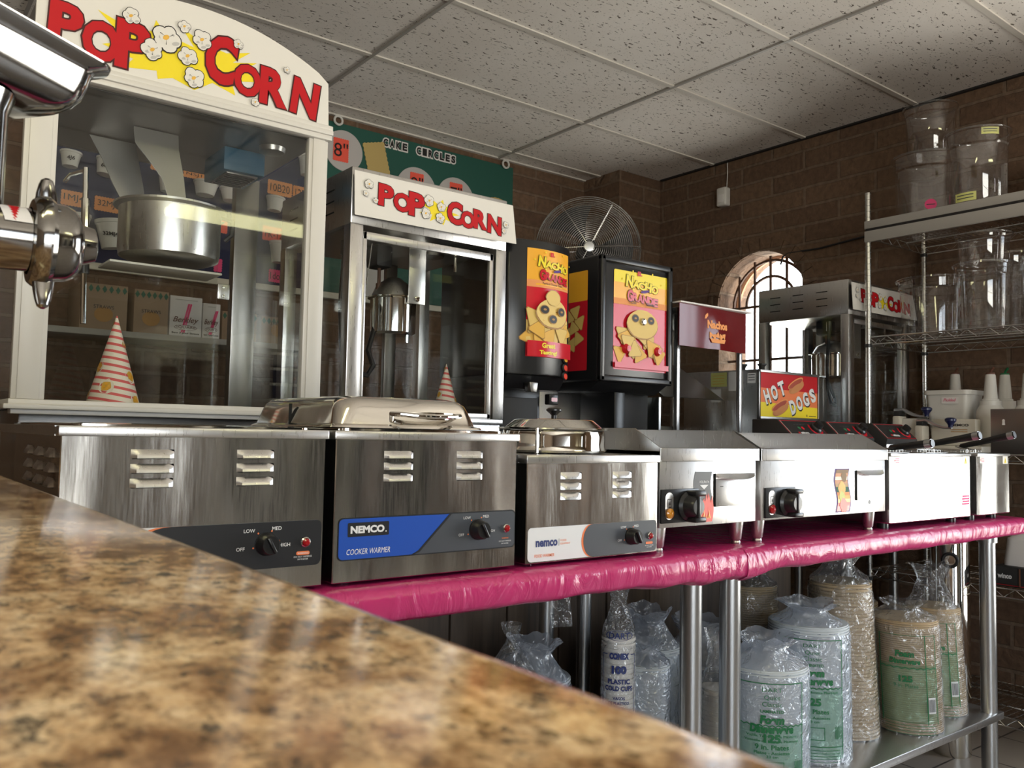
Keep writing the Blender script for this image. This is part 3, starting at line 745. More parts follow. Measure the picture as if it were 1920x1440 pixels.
mb.build('control_panel', CW); dial(CW, (.912, YP - .001, .984), .0175); pilot(CW, (.9765, YP - .001, .983), .0062)
mb = MB(); loft_rr(mb, [(.640, .984, 1.29, 1.845, 1.159, .02), (.640, .984, 1.29, 1.845, 1.163, .02), (.65, .974, 1.3, 1.835, 1.164, .02)], 'chrome'); mb.build('pan_rim', CW)
LID = thing('pan_lid', 'domed polished lid with strap handle on the blue labelled warmer', 'lid', (.785, 1.49, 1.164))
mb = MB(); loft_rr(mb, [(.632, .940, 1.292, 1.69, 1.1645, .022), (.634, .938, 1.294, 1.688, 1.168, .022), (.640, .930, 1.301, 1.681, 1.171, .026), (.646, .922, 1.306, 1.674, 1.196, .032), (.650, .917, 1.311, 1.670, 1.208, .034), (.657, .909, 1.319, 1.662, 1.2155, .036), (.672, .893, 1.336, 1.645, 1.2195, .036)], 'chromewarp'); mb.build('dome', LID)
mb = MB(); mb.box(.6385, .6435, 1.497, 1.5, 1.167, 1.207, 'hole', mtx=None); mb.build('hinge_seam', LID)
mb = MB()
mb.grid(lambda u, v: V(.742 + .142 * u, 1.303 - .034 * math.sin(PI * min(1, max(0, u))) ** .55 + .002 * v, 1.190 + (v - .5) * .010 * (.35 + math.sin(PI * u)) - .003 * math.sin(PI * u)), 24, 3, 'chrome')
mb.tube([(.742, 1.309, 1.190), (.752, 1.285, 1.189), (.775, 1.272, 1.187), (.813, 1.269, 1.1865), (.85, 1.272, 1.187), (.874, 1.285, 1.189), (.884, 1.309, 1.190)], .0042, 'chrome', 10); mb.build('strap_handle', LID)

# --- round food warmer
FW = warmer_shell('food_warmer', 'narrower stainless warmer with white and grey label, round pot on top', 1.026, 1.39, 1.119, .0165)
for v in (1.085, 1.0645, 1.0445):
    louver(FRT, 1.111, 1.166, v - .0135, v, FW, rnd=1); louver(FRT, 1.254, 1.309, v - .0135, v, FW, rnd=1)
mb = MB(); mb.rrect(FRT, 1.030, 1.386, .9145, .9795, 'labelwhite', 1, .009)
rr = [(1.377 + .009 * math.cos(a), .9235 + .009 * math.sin(a)) for a in [-PI / 2 + PI / 2 * k / 5 for k in range(6)]] + [(1.377 + .009 * math.cos(a), .9705 + .009 * math.sin(a)) for a in [PI / 2 * k / 5 for k in range(6)]]
arc = lambda c, w: [(c - w * math.sin(a), .947 + .0325 * math.cos(a)) for a in [PI * k / 16 for k in range(17)]]
mb.poly(FRT, arc(1.193, .025) + [(1.25, .9145), (1.25, .9795)], 'orange', 2); mb.poly(FRT, arc(1.198, .025) + rr, 'grey', 3)
mb.text(FRT, 'nemco', 1.077, .9485, .0125, 'navy', 3, w=.055, bold=.04)
mb.box(1.1078, 1.1083, YP - .0016, YP - .0012, .942, .956, 'grey'); mb.text(FRT, 'FOOD', 1.112, .952, .004, 'orange', 3, al='l'); mb.text(FRT, 'EQUIPMENT', 1.112, .9455, .004, 'orange', 3, al='l')
mb.text(FRT, 'FOOD WARMER', 1.047, .9255, .0058, 'orange', 3, w=.05, al='l', bold=.01)
warmer_dial_text(mb, FRT, 1.308, .949, .9)
mb.rrect(FRT, 1.353, 1.374, .9295, .9345, 'orange', 4, .002); mb.text(FRT, 'DO NOT IMMERSE', 1.3635, .9265, .0022, 'lettering', 4); mb.text(FRT, 'IN WATER', 1.3635, .923, .0022, 'lettering', 4)
mb.build('control_panel', FW); dial(FW, (1.308, YP - .001, .949), .0165); pilot(FW, (1.365, YP - .001, .947), .006)
MB().box(1.045, 1.371, 1.298, 1.842, 1.112, 1.1185, 'steelflat').build('top_plate', FW)
RP = thing('round_pot', 'round polished steel pot with lid sitting in the narrow warmer', 'pot', (1.215, 1.42, 1.12))
MB().lathe([(.09, 0), (.108, .0005), (.115, .006), (.1125, .016), (.113, .036), (.110, .048)], (1.215, 1.42, 1.12), 'chrome', 48).build('pot_body', RP)
pl = MB().lathe([(.121, .050), (.122, .053), (.106, .0545), (.088, .0695), (.085, .0712), (.03, .0735), (0, .074)], (1.215, 1.42, 1.12), 'chrome', 48).build('pot_lid', RP)
MB().lathe([(0.006, 0), (.006, .008), (.011, .013), (.0175, .018), (.0175, .021), (.012, .0245), (0, .0255)], (1.215, 1.42, 1.193), 'black', 24).build('lid_knob', pl)
MB().cyl((1.115, 1.355, 1.12), (1.115, 1.355, 1.172), .004, 'chrome', 8).build('lid_pin', RP)

# --- griddles
def griddle(name, x0, x1, label, knob_m):
    t = thing(name, label, 'griddle', ((x0 + x1) / 2, 1.54, ZT), 'countertop electric griddles')
    zb, zl = .960, 1.104
    MB().box(x0 + .003, x1 - .008, 1.2765, 1.80, zb, zl + .0025, 'steelflat', .0012).build('body', t)
    mb = MB(); mb.box(x0, x1, 1.2745, 1.81, zl + .003, 1.128, 'steelflat', .001); mb.build('griddle_plate', t)
    mb = MB()
    pr = [(1.272, 1.1055), (1.272, 1.134), (1.351, 1.177), (1.81, 1.177), (1.81, 1.1055)]
    for x in (x0, x1 - .003): mb.prism([V(x, y, z) for y, z in pr], (.003, 0, 0), 'steelflat', 0)
    mb.box(x0, x1, 1.807, 1.81, 1.107, 1.177, 'steelflat'); mb.box(x0, x1, 1.272, 1.2755, 1.1055, 1.134, 'steelflat', .001)
    mb.build('splash_guard', t)
    for x in (x0 + .035, x1 - .04):
        for y in (1.31, 1.76):
            mb = MB(); mb.lathe([(0, 0), (.011, 0), (.012, .004), (.0105, .008), (.0135, .012), (.0185, .057), (0, .057)], (x, y, ZT - .0005), 'steelflat', 20); mb.build('foot', t)
    return t
def griddle_panel(t, x, z, lens):
    fr = Flat((x, 1.2765, z)); mb = MB()
    mb.rrect(fr, 0, .125, -.036, .038, 'black', 2, .012); mb.box(x, x + .125, 1.272, 1.2762, z - .036, z + .038, 'black', .0015)
    f2 = Flat((x, 1.272, z))
    mb.rrect(f2, .0125, .0385, -.028, .031, 'steelflat', 1, .012); mb.rrect(f2, .019, .032, -.002, .017, 'ink', 2, .001); mb.rrect(f2, .0205, .0305, -.0005, .0155, 'steelflat', 3, .001); mb.disc(f2, .0255, .0095, .0012, 'ink', 4)
    mb.poly(f2, [(.0238, .004), (.0272, .004), (.0272, .008), (.0238, .008)], 'ink', 4)
    p = mb.build('control_panel', t)
    mb = MB(); mb.lathe([(.0115, 0), (.0115, .003), (.008, .005), (.004, .0075), (0, .008)], (x + .0255, 1.271, z - .0145), lens, 20, (0, -1, 0)); mb.build('pilot_light', t)
    mb = MB(); kx = x + .082
    mb.lathe([(0, 0), (.031, 0), (.032, .006), (.026, .012), (.023, .03), (.018, .036), (0, .037)], (kx, 1.272, z), 'black', 32, (0, -1, 0))
    for s, h in ((.029, .030), (-.029, .030)): mb.box(kx - .006, kx + .032, 1.24, 1.272, z + s - .006, z + s + .006, 'black', .004)
    mb.box(kx - .006, kx + .004, 1.233, 1.262, z - .024, z + .024, 'black', .002)
    mb.build('control_knob', t)
def wavy(mb, fr, u0, u1, v0, v1, cols, amp=.006):
    """s-curved vertical label made of stacked coloured bands"""
    n = 24
    def e(v): return amp * math.sin((v - v0) / (v1 - v0) * 2 * PI)
    for i in range(n):
        a, b = v0 + (v1 - v0) * i / n, v0 + (v1 - v0) * (i + 1) / n
        mb.poly(fr, [(u0 + e(a), a), (u1 + e(a), a), (u1 + e(b), b), (u0 + e(b), b)], cols[min(len(cols) - 1, i * len(cols) // n)], 1)
G1 = griddle('griddle', 1.395, 1.745, 'smaller griddle, square, with a black and red flame label', 'black')
griddle_panel(G1, 1.399, 1.006, 'amber')
fg = Flat((0, 1.2765, 0)); mb = MB()
wavy(mb, fg, 1.515, 1.574, .967, 1.081, ['flamer', 'flamer', 'flamer', 'flamer', 'labelblack', 'labelblack', 'labelblack', 'labelblack', 'labelblack', 'labelblack'], .006)
rnd = random.Random(3)
for i in range(9):
    u = 1.522 + i * .0062; h = 1.018 + rnd.uniform(0, .018); mb.poly(fg, [(u - .006, 1.0), (u + .006, 1.0), (u + rnd.uniform(-.004, .004), h)], 'flamer', 2)
mb.text(fg, 'VOLLRATH', 1.545, 1.058, .006, 'lettering', 2, w=.034, bold=.02); mb.poly(fg, [(1.530, 1.051), (1.560, 1.051), (1.545, 1.041)], 'lettering', 2)
for i in range(6): u = 1.535 + i * .006; mb.poly(fg, [(u, .975), (u + .004, .975), (u + .006 * math.sin(i * 2.1), .985 + .012 * abs(math.sin(i))),], 'orangeyel', 3)
mb.build('flame_label', G1)
def tray(t, u0, u1, v0, v1):
    mb = MB(); mb.box(u0, u1, 1.2735, 1.2765, v0, v1 - .012, 'steelflat', .001)
    mb.box(u0 - .001, u0 + .001, 1.2732, 1.2768, v0, v1, 'hole')
    n = 16; vs = []; 
    for i in range(n + 1):
        f = i / n; d = .014 * math.sin(PI * f) ** .7
        vs += [V(u0 + (u1 + .006 - u0) * f, 1.2762, v1), V(u0 + (u1 + .006 - u0) * f, 1.2755 - .020 * math.sin(PI * f) ** .6, v1 - .004 - d * .7)]
    mb._faces(vs, [(2 * i, 2 * i + 2, 2 * i + 3, 2 * i + 1) for i in range(n)], 'steelflat', True)
    mb.build('grease_tray', t)
tray(G1, 1.583, 1.727, 1.0, 1.076)
MB().box(1.6005, 1.610, 1.2725, 1.2735, 1.0455, 1.0475, 'ink').build('serial_mark', G1)
G2 = griddle('griddle', 1.754, 2.343, 'wider griddle left of the fryers, with a small colourful wavy label', 'black')
griddle_panel(G2, 1.771, 1.001, 'pilot')
mb = MB(); wavy(mb, fg, 2.081, 2.151, .966, 1.083, ['purple'], .007); wavy(mb, Flat((0, 1.2761, 0)), 2.086, 2.146, .969, 1.080, ['pinkred', 'flamer', 'orangeyel', 'kernelgold', 'tagorange', 'greenprint', 'chipshade', 'bun', 'conewhite', 'bun', 'carton'], .007)
for v, r, m in ((1.062, .012, 'carton'), (1.03, .016, 'kernelgold'), (1.008, .012, 'lime'), (.985, .016, 'flamer')): mb.disc(Flat((0, 1.2757, 0)), 2.116 + .006 * math.sin(v * 60), v, r, m, 1, r * 1.2, wob=.2)
mb.build('picture_label', G2); tray(G2, 2.183, 2.318, .995, 1.077)
MB().disc(fg, 2.252, .988, .006, 'grey', 1).build('serial_mark', G2)

# --- fryers
def fryer(x0, x1, heads, label):
    t = thing('deep_fryer', label, 'fryer', ((x0 + x1) / 2, 1.5, ZT), 'countertop electric fryers')
    zb = .922
    mb = MB(); open_box(mb, x0, x1, YP, 1.72, zb, 1.117, 'steelpanel', .003); mb.build('body', t)
    w = (x1 - x0) / heads
    mb = MB(); rim_frame(mb, x0 - .003, x1 + .003, YP - .004, 1.724, 1.115, 1.124, [(x0 + w * k + .036, x0 + w * (k + 1) - .036, 1.318, 1.552) for k in range(heads)], 'steelflat', .003); mb.build('top_rim', t)
    for k in range(heads):
        a, b = x0 + w * k + .03, x0 + w * (k + 1) - .03
        mb = MB(); loft_rr(mb, [(a, b, 1.31, 1.56, 1.126, .02), (a + .008, b - .008, 1.318, 1.552, 1.126, .02), (a + .012, b - .012, 1.322, 1.548, 1.0, .02)], 'steelflat'); mb.build('oil_tank', t)
    for x in (x0 + .04, x1 - .04):
        for y in (1.32, 1.68): MB().cyl((x, y, ZT), (x, y, zb), .016, 'black', 12).build('foot', t)
    fr = Flat((0, YP, 0)); mb = MB()
    mb.rrect(fr, x0 + .02, x0 + .056, 1.092, 1.114, 'signwhite', 1, .001)
    for i in range(3): mb.box(x0 + .029, x0 + .05, YP - .0008, YP - .0006, 1.097 + i * .005, 1.0985 + i * .005, 'tagpink')
    mb.disc(fr, x0 + .0255, 1.103, .0025, 'red', 2)
    mb.build('warning_sticker', t); mb = MB()
    mb.rrect(fr, x1 - .05, x1 - .012, 1.089, 1.117 - .001, 'signwhite', 1, .001); mb.poly(fr, [(x1 - .040, 1.092), (x1 - .022, 1.092), (x1 - .031, 1.112)], 'yellow', 2); mb.box(x1 - .0315, x1 - .0305, YP - .0012, YP - .001, 1.096, 1.106, 'ink')
    mb.build('hazard_sticker', t)
    return t
def head(t, xc, w=.215):
    """control box over the back of a tank: slanted black face with dial"""
    x0, x1 = xc - w / 2, xc + w / 2
    pr = [(1.60, 1.112), (1.585, 1.165), (1.645, 1.222), (1.74, 1.222), (1.74, 1.112)]
    mb = MB(); mb.prism([V(x0, y, z) for y, z in pr], (w, 0, 0), 'blackmat', .002); mb.box(x0 + .004, x1 - .004, 1.59, 1.73, 1.112, 1.163, 'steelflat', .002); b = mb.build('control_box', t)
    up = V(0, .06, .057).normalized(); fr = Flat((xc, 1.5845, 1.1655), (1, 0, 0), up); mb = MB()
    mb.rrect(fr, -w / 2 + .003, w / 2 - .003, .004, .078, 'pinkred', 1, .004); mb.rrect(fr, -w / 2 + .005, w / 2 - .005, .006, .0755, 'ink', 2, .004)
    mb.poly(fr, [(-w / 2 + .006, .004), (-w / 2 + .008, .004), (-w / 2 + .008, .076), (-w / 2 + .006, .076)], 'cream', 3)
    mb.text(fr, 'winco', -.022, .020, .012, 'lettering', 3, w=.045, bold=.04); mb.disc(fr, -.052, .020, .005, 'red', 3)
    for i, m in enumerate(('greenink', 'pinkred')): mb.disc(fr, -.03 + i * .02, .042, .007, m, 3)
    for i in range(4): mb.poly(fr, [(-.045 + i * .016, .057), (-.034 + i * .016, .057), (-.034 + i * .016, .0595), (-.045 + i * .016, .0595)], 'grey', 3)
    n = 24
    for i in range(n):
        a0, a1 = PI * .75 + PI * 1.5 * i / n, PI * .75 + PI * 1.5 * (i + 1) / n
        mb.poly(fr, [(.058 + r * math.cos(a), .040 + r * math.sin(a)) for r, a in ((.022, a0), (.031, a0), (.031, a1), (.022, a1))], 'pinkred', 3)
    mb.build('control_face', b)
    c = fr(.058, .040, 3); mb = MB(); mb.lathe([(0, 0), (.022, 0), (.021, .008), (.016, .012), (.014, .026), (0, .027)], c, 'black', 24, fr.n); mb.build('control_knob', b)
F1 = fryer(2.361, 2.856, 2, 'wide two tank stainless fryer between the griddle and the small fryer')
head(F1, 2.455); head(F1, 2.725)
fr = Flat((0, YP, 0)); mb = MB()
for i in range(4): mb.rrect(fr, 2.802 - (i % 2) * .003, 2.848, .985 - i * .008, .991 - i * .008, 'tagpink', 1, .001)
mb.build('red_notice_sticker', F1)
F2 = fryer(2.906, 3.146, 1, 'narrow single tank stainless fryer at the right end of the pink table')
head(F2, 3.025)
def basket(xc, y0, label, h):
    """wire fry basket hung on a tank with a long black handle"""
    t = thing('fry_basket', label, 'fry basket', (xc, 1.45, 1.02), 'wire fry baskets with black handles')
    mb = MB(); a, b, c, d = xc - .075, xc + .075, 1.345, 1.535
    for z in (1.133, 1.09, 1.05): mb.tube([(a, c, z), (b, c, z), (b, d, z), (a, d, z)], .0022 if z > 1.1 else .0012, 'wire', 6, True)
    for i in range(9):
        x = a + (b - a) * i / 8; mb.tube([(x, c, 1.133), (x, c, 1.05), (x, d, 1.05), (x, d, 1.133)], .001, 'wire', 5)
    for i in range(1, 10):
        y = c + (d - c) * i / 10; mb.tube([(a, y, 1.133), (a, y, 1.05), (b, y, 1.05), (b, y, 1.133)], .001, 'wire', 5)
    mb.tube([(xc - .03, c, 1.09), (xc - .03, c, 1.135), (xc - .012, h[0][1] + .01, h[0][2]), ], .0028, 'wire', 6)
    mb.tube([(xc + .03, c, 1.09), (xc + .03, c, 1.135), (xc + .012, h[0][1] + .01, h[0][2]), ], .0028, 'wire', 6)
    mb.build('wire_basket', t)
    p, q = Vector(h[0]), Vector(h[1]); d_ = (q - p).normalized(); 
    mb = MB(); mb.tube([p, p + d_ * .004, p.lerp(q, .3), p.lerp(q, .7), q - d_ * .012, q], [.006, .0085, .0095, .011, .0125, .0115], 'black', 14); hd = mb.build('handle', t)
    mb = MB(); mb.tube([q - d_ * .022, q - d_ * .004], [.0132, .0132], 'tube', 14); mb.build('metal_cap', hd)
basket(2.49, 1.36, 'fry basket in the left tank of the wide fryer', ((2.49, 1.345, 1.139), (2.49, 1.215, 1.155)))
basket(2.73, 1.36, 'fry basket with handle capped in bright metal, in the right tank of the wide fryer', ((2.73, 1.369, 1.147), (2.73, 1.187, 1.182)))
basket(3.02, 1.36, 'fry basket hung on the narrow single tank fryer', ((3.02, 1.38, 1.145), (3.02, 1.205, 1.188)))
# ------------------------------------------------------------------ popcorn artwork
def kernel(mb, fr, u, v, s, seed, k=4):
    """drawn popcorn: lobes with dark outline, grey shade and a golden heart"""
    r = random.Random(seed); lobes = []
    a0 = r.uniform(0, 6)
    for i in range(5):
        a = a0 + i * 2 * PI / 5 + r.uniform(-.25, .25); d = s * r.uniform(.42, .55); lobes.append((u + d * math.cos(a), v + d * math.sin(a), s * r.uniform(.38, .52)))
    for x, y, q in lobes: mb.disc(fr, x, y, q + s * .075, 'ink', k, wob=.05, seed=seed, n=14)
    for x, y, q in lobes: mb.disc(fr, x, y, q, 'signwhite', k + 1, wob=.05, seed=seed, n=14)
    for x, y, q in lobes[:3]: mb.disc(fr, x + q * .25, y - q * .42, q * .55, 'kernelshade', k + 2, q * .28, n=10, rot=.4)
    mb.disc(fr, u, v, s * .45, 'signwhite', k + 2, n=12)
    mb.disc(fr, u - s * .05, v, s * .24, 'kernelgold', k + 3, s * .16, rot=.7, n=8)
    for a in (.6, 2.6, 4.6): mb.poly(fr, [(u + s * .1 * math.cos(a), v + s * .1 * math.sin(a)), (u + s * .5 * math.cos(a + .1), v + s * .5 * math.sin(a + .1)), (u + s * .5 * math.cos(a), v + s * .5 * math.sin(a))], 'ink', k + 3)
def burst(mb, fr, u, v, ru, rv, m, k, n=9, seed=1, inner=.5):
    r = random.Random(seed); pts = []
    for i in range(2 * n):
        a = 2 * PI * i / (2 * n); q = (r.uniform(.85, 1.12) if i % 2 == 0 else inner * r.uniform(.85, 1.1)); pts.append((u + ru * q * math.cos(a), v + rv * q * math.sin(a)))
    mb.poly(fr, pts, m, k)
def toon(mb, fr, ch, u, v, h, w, rot, k, m='red', om='outline', ob=.075, b=.045):
    """fat cartoon letter with dark outline"""
    mb.text(fr, ch, u, v, h * 1.07, om, k, w=w * 1.10, bold=ob, rot=rot); mb.text(fr, ch, u, v, h, m, k + 1, w=w, bold=b, rot=rot)

# ------------------------------------------------------------------ big white popcorn machine
ZB = ZT
def big_popcorn():
    x0, x1, y0, y1 = .253, .933, 2.0, 2.50
    t = thing('popcorn_machine', 'large white framed popcorn machine with arched sign and wide front glass', 'popcorn machine', ((x0 + x1) / 2, 2.25, ZB), 'popcorn machines')
    MB().box(x0 + .02, x1 - .02, y0 + .03, y1 - .02, ZB + .015, 1.19, 'darksteel', .004).build('base_cabinet', t)
    for x in (x0 + .06, x1 - .06):
        for y in (y0 + .08, y1 - .07): MB().cyl((x, y, ZB), (x, y, ZB + .016), .018, 'black', 14).build('foot', t)
    mb = MB(); mb.box(x0 - .004, x1 + .004, y0 - .004, y1, 1.199, 1.211, 'white', .002); mb.box(x0 - .014, x1 + .014, y0 - .022, y0 + .03, 1.190, 1.2005, 'white', .002); mb.box(x0, x1, y0 - .012, y0 + .03, 1.180, 1.191, 'white', .002); mb.build('sill', t)
    MB().box(x0 + .02, x1 - .02, y0 + .02, y1 - .02, 1.192, 1.2, 'steelflat').build('popping_deck', t)
    for a, b in ((x0, x0 + .062), (x1 - .052, x1)):
        mb = MB(); mb.box(a, b, y0, y0 + .024, 1.211, 1.899, 'white', .002); mb.box(a + .010, b - .010, y0 - .004, y0 + .002, 1.211, 1.899, 'white', .0015); mb.build('front_post', t)
    for x in (x0 + .0, x0 + .628 - .018):
        mb = MB(); mb.box(x, x + .07, y1 - .035, y1, 1.2, 1.9, 'darksteel', .002); mb.build('rear_post', t)
    MB().box(x0 + .012, x1 - .012, y0 + .02, y1, 1.8975, 1.906, 'darksteel').build('inner_ceiling', t)
    mb = MB()
    for z, d in ((1.899, .012), (1.911, .018), (1.923, .015)): mb.box(x0 - .008, x1 + .006, y0 - d, y0 + .02, z, z + .0135, 'white', .003)
    mb.build('cornice', t)
    MB().box(x0 + .012, x1 - .012, y0 + .03, y1, 1.905, 2.06, 'darksteel', .004).build('top_cabinet', t)
    # arched sign
    xm = .5925; ys = y0 - .010; fr = Flat((0, ys, 0)); mb = MB()
    half = .331; arcp = []
    for i in range(25):
        f = -1 + 2 * i / 24; x = xm - half * f; arcp.append((x, 2.140 - .088 * abs(f) ** 2.1))
    pts = [(xm - half, 1.936), (xm + half + .004, 1.936), (xm + half, 2.045)] + arcp[1:-1] + [(xm - half, 2.045)]
    mb.prism([V(a, ys + .0002, b) for a, b in pts], (0, .012, 0), 'signwhite')
    st = [(.378, 2.063), (.445, 2.041), (.492, 2.050), (.499, 2.078), (.520, 2.052), (.585, 2.040), (.556, 2.078), (.600, 2.058), (.66, 2.048), (.718, 2.066), (.676, 2.030), (.735, 2.045), (.70, 2.02), (.745, 2.0), (.675, 1.985), (.685, 1.952), (.630, 1.968), (.590, 1.940), (.54, 1.955), (.508, 1.944), (.505, 1.962), (.435, 1.951), (.455, 1.975), (.39, 1.99), (.44, 2.01)]
    mb.poly(fr, st, 'yellow', 1)
    for ch, u, v, h, w, r in (('P', .318, 2.010, .094, .066, -.04), ('O', .388, 1.994, .090, .076, -.03), ('P', .453, 2.003, .110, .072, -.02), ('C', .648, 2.029, .118, .072, -.12), ('O', .713, 1.996, .078, .066, 0), ('R', .779, 1.996, .092, .070, -.02), ('N', .861, 1.990, .092, .070, -.12)):
        toon(mb, fr, ch, u, v, h, w, r, 4)
    for i, (px, py, s) in enumerate(((.446, 2.069, .020), (.523, 2.043, .034), (.561, 2.081, .015), (.602, 2.062, .023), (.494, 2.006, .025), (.571, 2.014, .022), (.587, 1.966, .024), (.687, 2.077, .0125), (.810, 2.048, .009), (.733, 1.947, .011))):
        kernel(mb, fr, px, py, s, 30 + i, 7)
    mb.build('sign_panel', t)
    # glass
    MB().box(x0 + .058, x1 - .048, y0 + .010, y0 + .014, 1.211, 1.897, 'glass').build('front_glass', t)
    for x in (x0 + .004, x1 - .008): MB().box(x, x + .004, y0 + .024, y1 - .03, 1.2, 1.897, 'glass').build('side_glass', t)
    MB().box(x0 + .07, x1 - .11, y1 - .02, y1 - .016, 1.2, 1.897, 'glass').build('rear_glass', t)
    # kettle, hangers, rod, filter box, thin white plate under the kettle
    c = (.613, 2.22, 1.572)
    kt = MB().lathe([(0, 0), (.095, .001), (.118, .010), (.121, .03), (.121, .128), (.134, .133), (.134, .138), (.116, .138), (.112, .12), (0, .118)], c, 'steelflat', 48).build('kettle', t)
    mb = MB(); mb.tube([(.728, 2.18, 1.70), (.752, 2.17, 1.69), (.752, 2.17, 1.655), (.738, 2.18, 1.64)], .006, 'black', 8); mb.build('kettle_handle', kt)
    MB().box(.46, .725, 2.15, 2.27, 1.545, 1.551, 'white', .002).build('light_tray', t)
    def hang(pts, y, m):
        b = MB(); b.prism([V(*p) for p in pts], (0, .004, 0), m); return b.build('kettle_hanger', t)
    hang([(.511, 2.2, 1.895), (.516, 2.2, 1.855), (.553, 2.2, 1.815), (.582, 2.2, 1.78), (.612, 2.2, 1.70), (.648, 2.2, 1.70), (.635, 2.2, 1.79), (.620, 2.2, 1.86), (.618, 2.2, 1.895)], 2.2, 'darksteel')
    hang([(.44, 2.34, 1.895), (.472, 2.34, 1.84), (.50, 2.34, 1.78), (.545, 2.34, 1.70), (.585, 2.34, 1.70), (.575, 2.34, 1.78), (.55, 2.34, 1.895)], 2.34, 'darksteel')
    mb = MB(); mb.tube([(.413, 2.22, 1.775), (.423, 2.22, 1.40)], .0065, 'chrome', 10); mb.tube([(.4155, 2.22, 1.70), (.418, 2.22, 1.6)], .0095, 'chrome', 10); mb.cyl((.419, 2.22, 1.545), (.4195, 2.22, 1.52), .012, 'black', 12); mb.tube([(.413, 2.22, 1.768), (.413, 2.4, 1.80), (.413, 2.48, 1.8)], .005, 'chrome', 8); mb.build('stir_rod', t)
    mb = MB(); mb.box(.735, .845, 2.2, 2.36, 1.835, 1.897, 'duct', .003); mb.box(.748, .832, 2.215, 2.345, 1.831, 1.8355, 'darksteel', .001)
    for i in range(7): mb.box(.752, .828, 2.225 + i * .017, 2.231 + i * .017, 1.829, 1.8315, 'hole')
    mb.build('filter_box', t)
    MB().lathe([(.035, 0), (.032, -.012), (.02, -.016), (0, -.016)], (.84, 2.14, 1.897), 'darksteel', 24).build('lamp_socket', t)
    mb = MB(); mb.box(.815, .85, 2.45, 2.456, 1.53, 1.575, 'steelflat', .002)
    for z in (1.54, 1.565): mb.lathe([(.005, 0), (.004, .003), (0, .004)], (.832, 2.45, z), 'chrome', 10, (0, -1, 0))
    mb.build('door_bracket', t)
    return t
big_popcorn()

def cone(x, y, z, r, h, label):
    mb = MB(); mb.lathe([(r, 0), (r * .02, h)], (x, y, z), 'cone', 40)
    rnd = random.Random(int(h * 1000))
    ring = Cyl(x, y, z, r, -PI / 2 - .55, .0006, -r / h)
    for u, v, s in ((0.0, .05, .017), (.035, .15, .017), (.055, .075, .017), (-.03, .095, .015), (.075, .02, .015), (.045, .2, .011), (-.06, .03, .014)):
        s = s * h / .218; v = v * h / .218; u = u * h / .218; f = max(.15, 1 - v / h)
        uu = u / f if f > 0 else u
        q = lambda a, b, k, _u=uu: ring(_u + a / f, b, k)
        mb.disc(q, 0, v, s, 'conewhite', 1, wob=.12, seed=int(v * 999), n=14); mb.disc(q, 0, v, s * .72, 'kernelgold', 2, wob=.22, seed=int(v * 555), n=14)
        for a in range(4): mb.disc(q, s * .32 * math.cos(a * 1.7), v + s * .32 * math.sin(a * 1.7), s * .2, 'orangeyel', 3, n=8)
    o = mb.build('popcorn_cone', origin=V(x, y, z), sharp=180); tag(o, label, 'paper cone', 'striped paper popcorn cones')
cone(.493, 2.20, 1.2005, .062, .223, 'striped paper popcorn cone upside down inside the large white machine')

